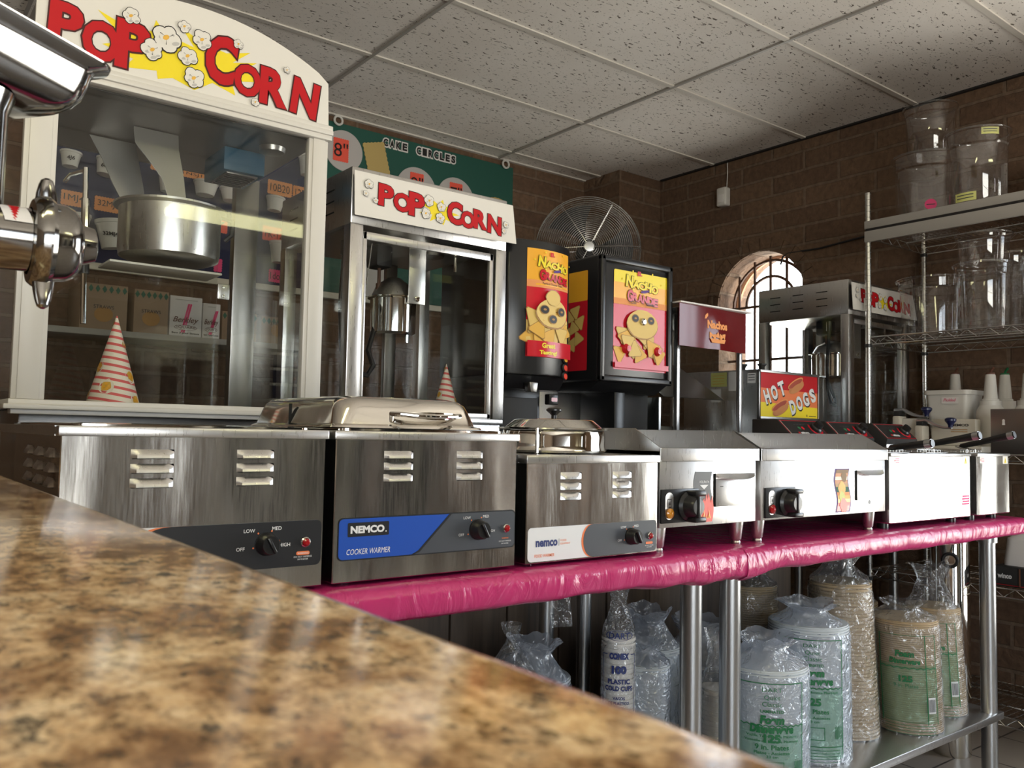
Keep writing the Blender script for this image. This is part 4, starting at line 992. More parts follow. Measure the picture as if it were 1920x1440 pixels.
# ------------------------------------------------------------------ steel popcorn machines with flat sign
def popcorn(x0, y0, label, kr=1.0, kx_=.247):
    x1, y1, ztop = x0 + .512, y0 + .46, 1.852
    t = thing('popcorn_machine', label, 'popcorn machine', (x0 + .256, y0 + .23, ZB), 'popcorn machines')
    MB().box(x0 + .004, x1 - .004, y0 + .01, y1 - .004, ZB + .02, 1.185, 'steelflat', .003).build('base_cabinet', t)
    for a in (x0 + .05, x1 - .05):
        for b in (y0 + .06, y1 - .05): MB().cyl((a, b, ZB), (a, b, ZB + .021), .018, 'black', 14).build('foot', t)
    MB().box(x0, x1, y0, y1, 1.184, 1.2, 'steelflat', .003).build('popping_deck', t)
    mb = MB(); mb.box(x0, x1, y0, y1, 1.700, ztop, 'steelflat', .004); 
    b = mb.build('top_cabinet', t)
    mb = MB()
    for z in (1.745, 1.776, 1.807):
        for y in (.10, .22, .34): mb.box(x0 - .0008, x0 + .002, y0 + y, y0 + y + .055, z, z + .004, 'hole')
    mb.build('vent_slots', b)
    for a in (x0, x1 - .038):
        for yy in (y0, y1 - .038): MB().box(a, a + .038, yy, yy + .038, 1.2, 1.701, 'steelflat', .002).build('corner_post', t)
    mb = MB()                                              # front door frame
    for a in (x0 + .040, x1 - .058): mb.box(a, a + .012 if a < x0 + .1 else a + .014, y0 + .004, y0 + .016, 1.2, 1.686, 'steelflat', .002)
    mb.box(x0 + .040, x1 - .044, y0 + .004, y0 + .016, 1.664, 1.686, 'steelflat', .002); mb.box(x0 + .040, x1 - .044, y0 + .004, y0 + .016, 1.2, 1.215, 'steelflat', .002)
    mb.build('door_frame', t)
    MB().box(x0 + .05, x1 - .05, y0 + .009, y0 + .012, 1.213, 1.668, 'glass').build('front_glass', t)
    for a in (x0 + .012, x1 - .016): MB().box(a, a + .003, y0 + .038, y1 - .038, 1.2, 1.7, 'glass').build('side_glass', t)
    MB().box(x0 + .038, x1 - .038, y1 - .016, y1 - .013, 1.2, 1.7, 'glass').build('rear_glass', t)
    # sign: slightly curled white panel
    z0, z1 = 1.718, 1.837; mb = MB()
    def sg(u, v, k=0):
        d = .014 + .02 * (1 - (v - z0) / (z1 - z0)) * (.4 + .6 * max(0, (u - .3) / .22)); return V(x0 + u, y0 - d - k * .0004, v)
    for i in range(10):
        a, c = .0 + .522 * i / 10, .522 * (i + 1) / 10
        mb._faces([sg(a, z0), sg(c, z0), sg(c, z1), sg(a, z1)], [(0, 1, 2, 3)], 'signwhite', True); mb._faces([sg(a, z0, -4), sg(c, z0, -4), sg(c, z1, -4), sg(a, z1, -4)], [(3, 2, 1, 0)], 'signwhite', True)
    burst(mb, sg, .262, 1.772, .072, .042, 'yellow', 1, 9, 4)
    for ch, u, v, h, w, r in (('P', .092, 1.785, .060, .046, -.05), ('O', .142, 1.775, .052, .054, 0), ('P', .187, 1.777, .066, .050, -.05), ('C', .312, 1.776, .066, .050, -.05), ('O', .355, 1.764, .050, .046, 0), ('R', .398, 1.771, .056, .046, -.04), ('N', .447, 1.764, .056, .048, -.1)):
        toon(mb, sg, ch, u, v, h, w, r, 3)
    for i, (u, v, s) in enumerate(((.227, 1.796, .017), (.266, 1.785, .0145), (.215, 1.758, .016), (.262, 1.752, .016), (.041, 1.806, .0135), (.031, 1.779, .009), (.060, 1.765, .0085), (.487, 1.770, .011), (.478, 1.750, .009))): kernel(mb, sg, u, v, s, 60 + i, 6)
    mb.build('sign_panel', t)
    # kettle assembly
    kx, ky = x0 + kx_, y0 + .2
    kt = MB().lathe([(r * kr, z) for r, z in ((0, 0), (.058, .001), (.067, .008), (.068, .105), (.076, .108), (.076, .112), (.06, .112), (0, .108))], (kx, ky, 1.44), 'chrome', 40).build('kettle', t)
    mb = MB(); mb.lathe([(.066 * kr, .0), (.052 * kr, .034), (.02 * kr, .058), (0, .06)], (kx, ky, 1.553), 'steelflat', 32); mb.build('kettle_lid', kt)
    mb = MB(); mb.cyl((kx + .02, ky - .05, 1.418), (kx + .02, ky - .05, 1.44), .006, 'chrome', 8); mb.build('drip_spout', kt)
    mb = MB(); yh = ky - .078 * kr; mb.box(kx + .005, kx + .062, yh, yh + .004, 1.53, 1.702, 'steelflat', .001); mb.lathe([(.009, 0), (.008, .004), (0, .005)], (kx + .034, yh, 1.545), 'chrome', 12, (0, -1, 0)); mb.build('hanger_plate', t)
    mb = MB(); mb.box(kx - .075, kx - .02, ky - .03, ky + .04, 1.635, 1.702, 'blackmat', .01); mb.cyl((kx - .05, ky, 1.55), (kx - .05, ky, 1.64), .005, 'iron', 10); mb.cyl((kx - .05, ky, 1.572), (kx - .05, ky, 1.59), .009, 'iron', 10); mb.build('stirrer_drive', t)
    mb = MB(); mb.box(x0 + .345, x0 + .385, y1 - .04, y1 - .02, 1.2, 1.7, 'darksteel', .001); mb.build('rear_rail', t)
    mb = MB(); mb.lathe([(.012, 0), (.012, .04)], (x0 + .045, y0 + .12, 1.64), 'black', 12)
    mb.tube([(x0 + .045, y0 + .12, 1.65), (x0 + .04, y0 + .125, 1.5), (x0 + .05, y0 + .13, 1.38), (x0 + .09, y0 + .14, 1.325), (x0 + .14, y0 + .15, 1.315), (x0 + .17, y0 + .17, 1.345), (x0 + .16, y0 + .185, 1.39), (kx - .06, ky, 1.46)], .0075, 'black', 8); mb.build('power_hose', t)
    mb = MB(); mb.tube([(x0 + .075, y0 + .02, 1.66), (x0 + .07, y0 + .06, 1.45), (x0 + .06, y0 + .04, 1.22)], .0016, 'wire', 5); mb.build('door_cable', t)
    mb = MB(); mb.lathe([(.045, 0), (.042, -.008), (0, -.01)], (x0 + .37, y0 + .2, 1.7), 'darksteel', 24); mb.build('lamp_socket', t)
    mb = MB(); mb.cyl((x0 + .35, y0 + .03, 1.62), (x0 + .35, y0 + .03, 1.69), .004, 'chrome', 8); mb.build('door_pull', t)
    return t
PM = popcorn(1.003, 2.0, 'smaller steel popcorn machine with flat white sign beside the large white one')
popcorn(3.358, 1.995, 'steel popcorn machine in the far corner, seen from its slotted side behind the wire rack', 1.35, .20)
cone(1.41, 2.15, 1.2, .045, .165, 'small striped paper popcorn cone inside the steel popcorn machine')

# ------------------------------------------------------------------ nacho cheese dispensers
def chip(mb, fr, u, v, s, rot, k, m='skin_gold'):
    pts = [];  
    for i in range(3):
        a = rot + i * 2 * PI / 3; pts += [(u + s * math.cos(a - .12), v + s * math.sin(a - .12)), (u + s * math.cos(a + .12), v + s * math.sin(a + .12))]
    big = [(u + (a - u) * 1.09, v + (b - v) * 1.09) for a, b in pts]
    mb.poly(fr, big, 'chipshade', k); mb.poly(fr, pts, m, k + 1)
def nacho_title(mb, fr, u, v, s, k):
    mb.text(fr, 'EL', u - .012 * s, v + .042 * s, .012 * s, 'pinkred', k + 2, w=.017 * s, bold=.06)
    for i, (c, du, dv, h) in enumerate((('N', -.050, .018, .032), ('A', -.025, .012, .022), ('C', -.004, .010, .021), ('H', .021, .009, .025), ('O', .047, .005, .022))):
        toon(mb, fr, c, u + du * s, v + dv * s, h * s, .026 * s, -.12, k, 'yellow', 'ink', .09, .05)
    for i, c in enumerate('GRANDE'):
        toon(mb, fr, c, u + (-.048 + i * .0195) * s, v + (-.020 - .002 * i) * s, (.032 if i == 0 else .022) * s, .020 * s, -.05, k, 'pinkred', 'outline', .09, .05)
    mb.disc(fr, u + .008 * s, v - .004 * s, .018 * s, 'purple', k + 3, .004 * s, rot=.2, n=12)
    for i in range(6):
        a = i * 1.05; mb.disc(fr, u + .075 * s * math.cos(a) * 1.0, v + .022 * s + .028 * s * math.sin(a), .0028 * s, 'yellow', k, n=8)
def olive(mb, fr, u, v, s, k): mb.disc(fr, u, v, s * 1.15, 'chipshade', k, s * .95); mb.disc(fr, u, v, s, 'ink', k + 1, s * .8); mb.disc(fr, u, v, s * .4, 'chipshade', k + 2, s * .22)
# narrow one with bowed front
N1 = thing('cheese_dispenser', 'narrow black nacho cheese dispenser with tall bowed label and three round buttons', 'dispenser', (1.637, 2.2, ZB), 'nacho cheese dispensers')
cx, half, sag = 1.642, .123, .033; R1 = (half ** 2 + sag ** 2) / (2 * sag); yc = 1.966 + R1
def bow(n=18): 
    a = math.asin(half / R1); return [(cx + R1 * math.sin(-a + 2 * a * i / n), yc - R1 * math.cos(-a + 2 * a * i / n)) for i in range(n + 1)]
mb = MB(); mb.prism([V(x, y, 1.335) for x, y in bow()] + [V(cx + half, 2.36, 1.335), V(cx - half, 2.36, 1.335)], (0, 0, .408), 'black', .006)
mb.prism([V(cx - half + .008, y, z) for y, z in ((2.0, 1.337), (2.03, 1.295), (2.34, 1.295), (2.34, 1.337))], (2 * half - .016, 0, 0), 'black', .003)
hs = mb.build('dispenser_head', N1)
MB().prism([V(1.60, 1.985, 1.315), V(1.635, 1.985, 1.315), V(1.63, 1.985, 1.285), V(1.607, 1.985, 1.285)], (0, .03, 0), 'darksteel', .003).build('spout', N1)
fc = Cyl(cx, yc, 0, R1 + .0006, -PI / 2, .0005); mb = MB(); a, b = -.069, .110
mb.strip(fc, a, b, 1.39, 1.716, 'pinkred', 1, 14); mb.strip(fc, a, b, 1.615, 1.717, 'orangeyel', 2, 14)
mb.strip(fc, a, b, 1.60, 1.622, 'tagorange', 3, 14); mb.strip(fc, a + .03, b - .008, 1.607, 1.612, 'orangeyel', 4, 10); mb.text(fc, 'Perfect Cheese Taste', .028, 1.614, .007, 'ink', 5, w=.085)
mb.strip(fc, a, b, 1.435, 1.50, 'skin_gold', 2, 14)
rnd = random.Random(5)
for i in range(15):
    chip(mb, fc, a + .012 + (b - a - .03) * ((i * .37) % 1), 1.45 + .012 * (i % 6), .032, rnd.uniform(0, 2), 3 + i, 'skin_gold' if i % 2 else 'kernelgold')
mb.disc(fc, .022, 1.522, .064, 'chipshade', 20, .046, wob=.02); mb.disc(fc, .022, 1.525, .061, 'skin_gold', 21, .044, wob=.03)
mb.disc(fc, .022, 1.572, .030, 'chipshade', 19, .024, wob=.05); mb.disc(fc, .022, 1.571, .028, 'skin_gold', 20, .023, wob=.05)
for u, v in ((-.012, 1.533), (.056, 1.532), (.02, 1.506)): olive(mb, fc, u, v, .015, 23)
mb.strip(fc, a, b, 1.39, 1.437, 'pinkred', 26, 14)
mb.text(fc, 'Great', .003, 1.4245, .016, 'yellow', 28, w=.05, bold=.05); mb.text(fc, 'Tasting!', .003, 1.402, .016, 'yellow', 28, w=.066, bold=.05)
nacho_title(mb, fc, .034, 1.660, 1.05, 6)
mb.build('front_label', hs)
for v, m in ((1.391, 'orangeyel'), (1.364, 'flamer'), (1.338, 'flamer')):
    mb = MB(); p = fc(.0925, v, 1); d = V(p.x - cx, p.y - yc, 0).normalized()
    mb.lathe([(.0165, 0), (.0165, .005), (.012, .008)], p - d * .001, 'black', 24, d, 1, .78); mb.lathe([(.012, .004), (.011, .0085), (0, .0095)], p - d * .001, m, 20, d, 1, .78); mb.build('dispense_button', hs)
mb = MB(); mb.box(1.52, 1.705, 2.06, 2.36, ZB, 1.298, 'black', .006); mb.box(1.54, 1.69, 2.052, 2.062, 1.0, 1.27, 'blackmat', .004); mb.build('pedestal', N1)
MB().box(1.53, 1.765, 1.975, 2.36, ZB + .0005, ZB + .02, 'black', .006).build('drip_base', N1)
# wide one
N2 = thing('cheese_dispenser', 'wide black nacho cheese dispenser with square label and two red knobs', 'dispenser', (2.06, 2.2, ZB), 'nacho cheese dispensers')
x0, x1, y0, y1, z0, z1 = 1.887, 2.228, 1.98, 2.34, 1.333, 1.746
mb = MB(); mb.box(x0, x1, y0 + .012, y1, z0, z1, 'black', .010, 3)
for a, b, c, d in ((x0, x1, z1 - .022, z1), (x0, x1, z0, z0 + .022), (x0, x0 + .022, z0, z1), (x1 - .022, x1, z0, z1)): mb.box(a, b, y0, y0 + .02, c, d, 'black', .006, 3)
mb.prism([V(x0 + .01, y, z) for y, z in ((1.995, 1.335), (2.05, 1.302), (2.33, 1.302), (2.33, 1.335))], (x1 - x0 - .02, 0, 0), 'black', .002)
hd = mb.build('dispenser_head', N2)
fr = Flat((0, y0 + .0115, 0)); mb = MB(); a, b = 1.952, 2.208
mb.rrect(fr, a, b, 1.376, 1.706, 'pinkred', 1, .006); mb.rrect(fr, a, b, 1.60, 1.706, 'orangeyel', 2, .006); mb.rrect(fr, a, b, 1.665, 1.706, 'yellow', 3, .006)
mb.poly(fr, [(a, 1.592), (b, 1.592), (b, 1.612), (a, 1.612)], 'tagorange', 3)
rnd = random.Random(8)
for i in range(16): chip(mb, fr, a + .03 + (b - a - .06) * ((i * .41) % 1), 1.43 + .013 * (i % 6), .032, rnd.uniform(0, 2), 4 + i, 'skin_gold' if i % 2 else 'kernelgold')
mb.disc(fr, 2.08, 1.53, .075, 'chipshade', 21, .05); mb.disc(fr, 2.08, 1.533, .072, 'skin_gold', 22, .048, wob=.03)
for u, v in ((2.045, 1.55), (2.12, 1.548)): olive(mb, fr, u, v, .015, 24)
mb.poly(fr, [(a, 1.382), (b, 1.382), (b, 1.40), (a, 1.40)], 'pinkred', 25)
nacho_title(mb, fr, 2.085, 1.650, 1.25, 8)
mb.text(fr, 'Chili', 2.035, 1.602, .010, 'ink', 26, bold=.02); mb.text(fr, 'Cheese', 2.115, 1.602, .010, 'ink', 26, bold=.02)
mb.build('front_label', hd)
for x in (2.006, 2.154): MB().lathe([(0, 0), (.0165, 0), (.016, .008), (.012, .014), (.010, .016), (.010, .02), (0, .021)], (x, y0 + .011, 1.446), 'pinkred', 24, (0, -1, 0)).build('dispense_knob', hd)
MB().lathe([(.012, 0), (.012, .006), (.008, .010), (0, .011)], (2.08, y0 + .002, 1.541), 'chrome', 20, (0, -1, 0)).build('lock', hd)
fs = Flat((x0 - .0004, 0, 0), (0, -1, 0)); mb = MB(); mb.rrect(fs, -2.17, -2.045, 1.37, 1.70, 'pinkred', 1, .004); mb.rrect(fs, -2.17, -2.045, 1.60, 1.70, 'orangeyel', 2, .004)
for i in range(8): chip(mb, fs, -2.15 + .085 * ((i * .37) % 1), 1.44 + .018 * i, .026, i, 3 + i)
mb.build('side_label', hd)
mb = MB(); mb.box(1.80, 2.235, 2.20, 2.34, ZB, 1.306, 'steelflat', .003); mb.box(2.0, 2.05, 2.03, 2.2, ZB + .02, 1.304, 'black', .003); mb.box(2.05, 2.235, 2.10, 2.2, ZB + .02, 1.304, 'blackmat', .003); mb.build('pedestal', N2)
MB().box(1.79, 2.235, 1.99, 2.34, ZB + .0005, ZB + .022, 'black', .005).build('drip_base', N2)
mb = MB(); mb.box(1.722, 1.76, 2.036, 2.06, 1.252, 1.285, 'black', .003); f = Flat((1.742, 2.0355, 1.268)); mb.rrect(f, -.012, .012, -.006, .006, 'pilot', 1, .002); mb.build('power_switch', N1)

# ------------------------------------------------------------------ nacho chip warmer cabinet
NW = thing('nacho_warmer', 'clear nacho chip cabinet with glossy dark red sign', 'nacho warmer', (2.44, 2.15, ZB), 'chip and hot dog warmers')
x0, x1, y0, y1 = 2.262, 2.625, 1.99, 2.33; zt = 1.60
for a in (x0, x1 - .016):
    for b in (y0, y1 - .016): MB().box(a, a + .016, b, b + .016, ZB + .02, zt, 'steelflat', .001).build('corner_post', NW)
MB().box(x0 - .005, x1 + .005, y0 - .004, y1, ZB, ZB + .05, 'steelflat', .004).build('base', NW)
MB().box(x0 - .004, x1 + .004, y0, y1, zt - .012, zt + .012, 'steelflat', .003).build('top_panel', NW)
for a in (x0 + .004, x1 - .007): MB().box(a, a + .003, y0 + .016, y1 - .016, ZB + .05, zt, 'glass').build('side_glass', NW)
mb = MB(); mb.prism([V(x0 + .016, y, z) for y, z in ((2.07, 1.30), (2.30, 1.44), (2.30, 1.445), (2.065, 1.302))], (x1 - x0 - .03, 0, 0), 'darksteel'); mb.box(x0 + .03, x0 + .04, 2.1, 2.3, 1.0, 1.3, 'steelflat'); mb.build('chip_chute', NW)
MB().box(x0 + .016, x1 - .016, 2.30, 2.315, 1.0, 1.20, 'darksteel', .001).build('rear_panel', NW)
mb = MB()                                                # bowed glossy sign
def sn(u, v, k=0): return V(2.236 + u, y0 - .022 - .010 * math.cos(u / .392 * PI * .9) - .022 * math.exp(-((u - .228) / .05) ** 2) * (1 - (v - 1.472) / .152) * .5 - k * .0004, v + .012 * (u / .392) * 0)
mb.grid(lambda p, q: sn(.392 * p, 1.474 + .150 * q), 30, 8, 'cornerred'); mb.grid(lambda p, q: sn(.392 * (1 - p), 1.474 + .150 * q, -8), 30, 8, 'cornerred')
mb.box(2.234, 2.630, y0 - .04, y0 + .004, 1.622, 1.628, 'paper', .002)
mb.text(sn, 'Nachos', .212, 1.562, .030, 'tagorange', 3, w=.118, bold=.05); mb.disc(sn, .147, 1.590, .012, 'tagorange', 3, .006, rot=.9, wob=.2)
for i in range(5): chip(mb, sn, .172 + i * .018, 1.524 - .004 * (i % 2), .012, i * .7, 3 + i, 'tagorange')
mb.poly(sn, [(.165, 1.512), (.253, 1.512), (.243, 1.497), (.175, 1.497)], 'tagorange', 9)
mb.build('sign_panel', NW)

# ------------------------------------------------------------------ hot dog steamer
HD = thing('hot_dog_steamer', 'steel hot dog steamer with red orange and yellow hot dogs sign', 'hot dog steamer', (2.94, 2.18, ZB), 'chip and hot dog warmers')
x0, x1, y0, y1, zt = 2.737, 3.142, 2.002, 2.37, 1.425
MB().box(x0, x1, y0, y1, ZB + .015, zt, 'steelflat', .003).build('body', HD)
for a in (x0 + .04, x1 - .04):
    for b in (y0 + .05, y1 - .05): MB().cyl((a, b, ZB), (a, b, ZB + .016), .015, 'black', 12).build('foot', HD)
fr = Flat((0, y0 - .0005, 0)); mb = MB()
for a, b, c, d in ((x0 - .002, x1, 1.414, 1.424), (x0 - .002, x1, 1.232, 1.244), (x0 - .002, x0 + .010, 1.232, 1.424), (x1 - .010, x1, 1.232, 1.424)): mb.box(a, b, y0 - .006, y0 + .002, c, d, 'darksteel', .001)
a, b = x0 + .010, x1 - .010
mb.poly(fr, [(a, 1.244), (b, 1.244), (b, 1.287), (a, 1.300)], 'yellow', 1); mb.poly(fr, [(a, 1.300), (b, 1.287), (b, 1.347), (a, 1.355)], 'orange', 1); mb.poly(fr, [(a, 1.355), (b, 1.347), (b, 1.414), (a, 1.414)], 'red', 1)
def blk(t, u, v, h, w, rot): mb.text(fr, t, u + .0025, v - .003, h, 'ink', 3, w=w, bold=.09, rot=rot, shear=-.15); mb.text(fr, t, u, v, h * .92, 'lettering', 4, w=w * .94, bold=.05, rot=rot, shear=-.15)
for i, c in enumerate('HOT'): blk(c, x0 + .055 + i * .046, 1.322 + i * .017, .064, .042, .33)
for i, c in enumerate('DOGS'): blk(c, x0 + .222 + i * .046, 1.286 + i * .017, .064, .042, .33)
for u, v in ((x0 + .245, 1.374), (x0 + .14, 1.283)):
    mb.disc(fr, u + .002, v - .008, .055, 'bun', 4, .020, rot=.40); mb.disc(fr, u - .004, v + .008, .056, 'tagorange', 5, .014, rot=.40); mb.disc(fr, u - .004, v + .006, .050, 'sausage', 6, .011, rot=.40); mb.disc(fr, u + .006, v - .012, .050, 'bun', 7, .015, rot=.40)
mb.box(x1 - .07, x1 - .02, y0 - .0016, y0 - .0012, 1.252, 1.254, 'ink'); mb.disc(fr, x1 - .085, 1.254, .003, 'ink', 4, .005)
mb.build('front_sign', HD)
for y in (2.075, 2.03): 
    pass
for x, y in ((2.775, 2.10), (2.80, 2.03)): MB().lathe([(0, 0), (.010, 0), (.008, .006), (.012, .016), (.018, .022), (.018, .026), (0, .028)], (x, y, zt - .001), 'black', 20).build('lid_knob', HD)
fs = Flat((x0 - .0003, 0, 0), (0, -1, 0)); mb = MB(); mb.rrect(fs, -2.228, -2.148, 1.362, 1.418, 'lime', 1, .002)
for i in range(4): mb.poly(fs, [(-2.22, 1.405 - i * .011), (-2.16, 1.405 - i * .011), (-2.16, 1.407 - i * .011), (-2.22, 1.407 - i * .011)], 'kernelgold', 2)
mb.build('yellow_label', HD); mb = MB(); mb.rrect(fs, -2.14, -2.07, 1.343, 1.419, 'paper', 1, .002); mb.disc(fs, -2.082, 1.38, .012, 'signwhite', 2, .03)
mb.rrect(fs, -2.226, -2.178, 1.30, 1.352, 'paper', 1, .001); mb.poly(fs, [(-2.22, 1.322), (-2.186, 1.322), (-2.186, 1.324), (-2.22, 1.324)], 'tagpink', 2); mb.rrect(fs, -2.05, -2.012, 1.372, 1.41, 'labelwhite', 1, .001)
for i in range(3): mb.poly(fs, [(-2.046, 1.402 - i * .01), (-2.016, 1.402 - i * .01), (-2.016, 1.405 - i * .01), (-2.046, 1.405 - i * .01)], 'grey', 2)
mb.build('white_labels', HD)
# ------------------------------------------------------------------ back wall: boards, cups, tags, shelf of boxes
YB = YW - .012
def board(name, x0, x1, z0, z1, m, label):
    o = MB().box(x0, x1, YB, YW - .0003, z0, z1, m).build(name); return tag(o, label, 'display board')
GB = board('display_board', 1.80, 3.008, 1.85, 2.72, 'green', 'dark green display board titled CAKE CIRCLES on the back wall')
BB = board('display_board', .40, 1.795, 1.845, 2.66, 'bluebrd', 'navy blue display board with foam cups behind the large popcorn machine')
frb = Flat((0, YB, 0), gap=.001)
for w, u, v, wd in (('CAKE', 2.214, 2.680, .155), ('CIRCLES', 2.472, 2.680, .262)):
    n = len(w); mb = MB()
    for i, c in enumerate(w):
        uu = u - wd / 2 + wd * (i + .5) / n; mb.text(frb, c, uu, v, .055, 'paper', 1, w=wd / n * 1.06, bold=.12); mb.text(frb, c, uu, v, .040, 'ink', 2, w=wd / n * .74, bold=.05)
    mb.build('title_lettering', GB)
def zig(mb, fr, u, v, w, h, m, k, rot=0.0, step=.011):
    """paper tag with pinking-shear edges"""
    pts = []
    def edge(a, b):
        L_ = math.dist(a, b); n = max(2, int(L_ / step)); dx, dy = (b[0] - a[0]) / n, (b[1] - a[1]) / n; q = step * .30 / (L_ / n)
        for i in range(n): pts.append((a[0] + dx * i, a[1] + dy * i)); pts.append((a[0] + dx * (i + .5) + dy * q, a[1] + dy * (i + .5) - dx * q))
    c = [(-w / 2, -h / 2), (w / 2, -h / 2), (w / 2, h / 2), (-w / 2, h / 2)]
    for i in range(4): edge(c[i], c[(i + 1) % 4])
    cr, sr = math.cos(rot), math.sin(rot)
    mb.poly(fr, [(u + a * cr - b * sr, v + a * sr + b * cr) for a, b in pts], m, k)
def circle(u, v, r, m, label, tagtxt=None, scal=False, tv=0.0, tu=0.0):
    pts = []; n = 64
    for i in range(n):
        a = 2 * PI * i / n; q = r * (1 + (.018 if i % 2 else 0)) if scal else r; pts.append(V(u + q * math.cos(a), YB - .004, v + q * math.sin(a)))
    o = MB().prism(pts, (0, .0035, 0), m).build('cake_circle'); tag(o, label, 'cake board', 'cardboard cake boards pinned to the green board')
    if tagtxt:
        mb = MB(); f = Flat((0, YB - .0045, 0), gap=.001); zig(mb, f, u + tu, v + tv, .082, .115, 'tagred', 1); mb.text(f, tagtxt, u + tu, v + tv, .072, 'ink', 3, bold=.0); mb.build('price_tag', o)
    return o
circle(1.916, 2.581, .105, 'silverboard', 'silver cake circle with red 8 inch tag at the left end of the green board', '8"', tu=-.018)
circle(2.350, 2.460, .125, 'silverboard', 'silver cake circle with red tag below the word CAKE, cut off by the steel machine', '9"', tv=.035)
circle(2.605, 2.455, .125, 'silverboard', 'silver cake circle below the word CIRCLES, cut off by the steel machine', '7"', tv=.035)
circle(2.890, 2.395, .125, 'goldboard', 'brownish scalloped cake circle at the right edge of the green board', None, True)
circle(2.72, 1.985, .150, 'silverboard', 'big silver cake circle with red 18 tag, seen through the steel popcorn machine', '18', tu=-.12, tv=.08)
circle(2.074, 1.97, .12, 'silverboard', 'silver cake circle low on the board, seen through the steel popcorn machine on its left')
mb = MB(); c_, s_ = math.cos(.26), math.sin(.26); pts = []
for (a, b) in [(-.062 + .124 * i / 12, .13 + (.004 if i % 2 else 0)) for i in range(13)] + [(.062 + (.004 if i % 2 else 0), .13 - .26 * i / 22) for i in range(23)] + [(.062 - .124 * i / 12, -.13) for i in range(13)] + [(-.062 - (.004 if i % 2 else 0), -.13 + .26 * i / 22) for i in range(23)]:
    pts.append(V(2.115 + a * c_ - b * s_, YB - .004, 2.535 + a * s_ + b * c_))
tag(mb.prism(pts, (0, .0035, 0), 'goldboard').build('cake_card'), 'gold rectangular scalloped cake card tilted on the green board', 'cake board', 'cardboard cake boards pinned to the green board')
MB().box(.3, 3.2, YW - .035, YW - .0005, 1.815, 1.845, 'cream', .002).build('trim_4')
struct(bpy.data.objects['trim_4'])
def cup(u, v, r, h, tilt, label, txt=None):
    y = YB - r - .006; mb = MB()
    mb.lathe([(0, 0), (r * .68, 0), (r * .70, .004), (r * .93, h * .86), (r, h * .87), (r * 1.01, h), (r * .95, h), (r * .65, .01), (0, .008)], (u, y, v), 'foamwhite', 32, (math.sin(tilt), 0, math.cos(tilt)))
    if txt:
        a0 = -PI / 2 - .12; f = Cyl(u, y, v, r * .82, a0, .001, .25 * r / h, (math.sin(tilt) / math.cos(tilt), 0)); mb.text(f, txt, .0, h * .42, .020, 'ink', 3, bold=.03)
    mb.box(u - .006, u + .006, y + r * .66, YB, v + h * .35, v + h * .45, 'foamwhite')
    o = mb.build('foam_cup'); return tag(o, label, 'foam cup', 'foam cups mounted on the blue board')
cup(.66, 2.225, .042, .062, .05, 'small foam cup marked 4J6 at the upper left of the blue board', '4J6')
cup(.795, 2.215, .050, .068, .18, 'foam bowl marked 6BJ12 tilted right, near the thin steel rod', '6BJ12')
cup(.832, 1.905, .058, .120, -.12, 'large foam cup tilted left beside the kettle on the blue board', '32MJ48')
cup(.70, 1.93, .05, .10, 0, 'foam cup under the 1MJ4 tag')
cup(1.21, 2.205, .056, .060, .06, 'foam bowl just right of the steel hanger plate')
cup(1.332, 2.20, .058, .058, .04, 'second foam bowl right of the hanger plate, beside the rear post')
cup(1.05, 2.195, .040, .085, 0, 'foam cup between the two kettle hangers')
cup(1.540, 2.195, .045, .065, .1, 'foam cup below the 10B20 tag')
cup(1.665, 2.185, .055, .06, .1, 'foam bowl below the 12B tag at the right post')
cup(1.57, 1.95, .045, .10, 0, 'foam cup under the FK-12 tag')
cup(1.70, 2.40, .045, .10, 0, 'tall foam cup at the upper right of the blue board')
def ptag(u, v, w, h, m, txt, label, rot=-.02):
    mb = MB(); f = Flat((0, YB - .002, 0), gap=.001); zig(mb, f, u, v, w, h, m, 0, rot)
    if txt: mb.text(f, txt, u, v, h * .58, 'ink', 2, w=w * .82, rot=rot)
    o = mb.build('paper_tag'); return tag(o, label, 'paper tag', 'pinked paper tags on the blue board')
ptag(.690, 2.105, .095, .060, 'tagorange', '1MJ4', 'orange paper tag lettered 1MJ4')
ptag(.833, 2.103, .125, .058, 'tagorange', '32MJ20', 'orange paper tag lettered 32MJ20 beside the kettle')
ptag(1.014, 2.310, .05, .030, 'tagorange', None, 'small orange paper tag between the kettle hangers')
ptag(.806, 2.305, .032, .03, 'tagorange', None, 'small orange scrap tag above the tilted foam bowl')
ptag(1.19, 2.305, .118, .030, 'tagorange', 'NSJ12', 'orange paper tag above the first foam bowl right of the hanger')
ptag(1.322, 2.305, .118, .030, 'tagorange', 'NSJ20', 'orange paper tag above the second foam bowl right of the hanger')
ptag(1.585, 2.322, .120, .066, 'tagorange', '10B20', 'orange paper tag lettered 10B20')
ptag(1.708, 2.318, .110, .064, 'tagorange', '12B20', 'orange paper tag lettered 12B20 at the right post')
ptag(1.297, 2.095, .078, .066, 'tagred', '7', 'red paper tag just right of the kettle')
ptag(1.412, 2.098, .07, .066, 'tagred', 'F', 'red paper tag by the rear steel post')
ptag(1.562, 2.094, .108, .066, 'tagred', 'FK-12', 'red paper tag lettered FK-12')
ptag(1.301, 1.907, .034, .058, 'tagpink', None, 'narrow hot pink tag below the kettle')
ptag(1.575, 1.893, .058, .058, 'tagpink', '1do', 'hot pink tag lettered 1do')
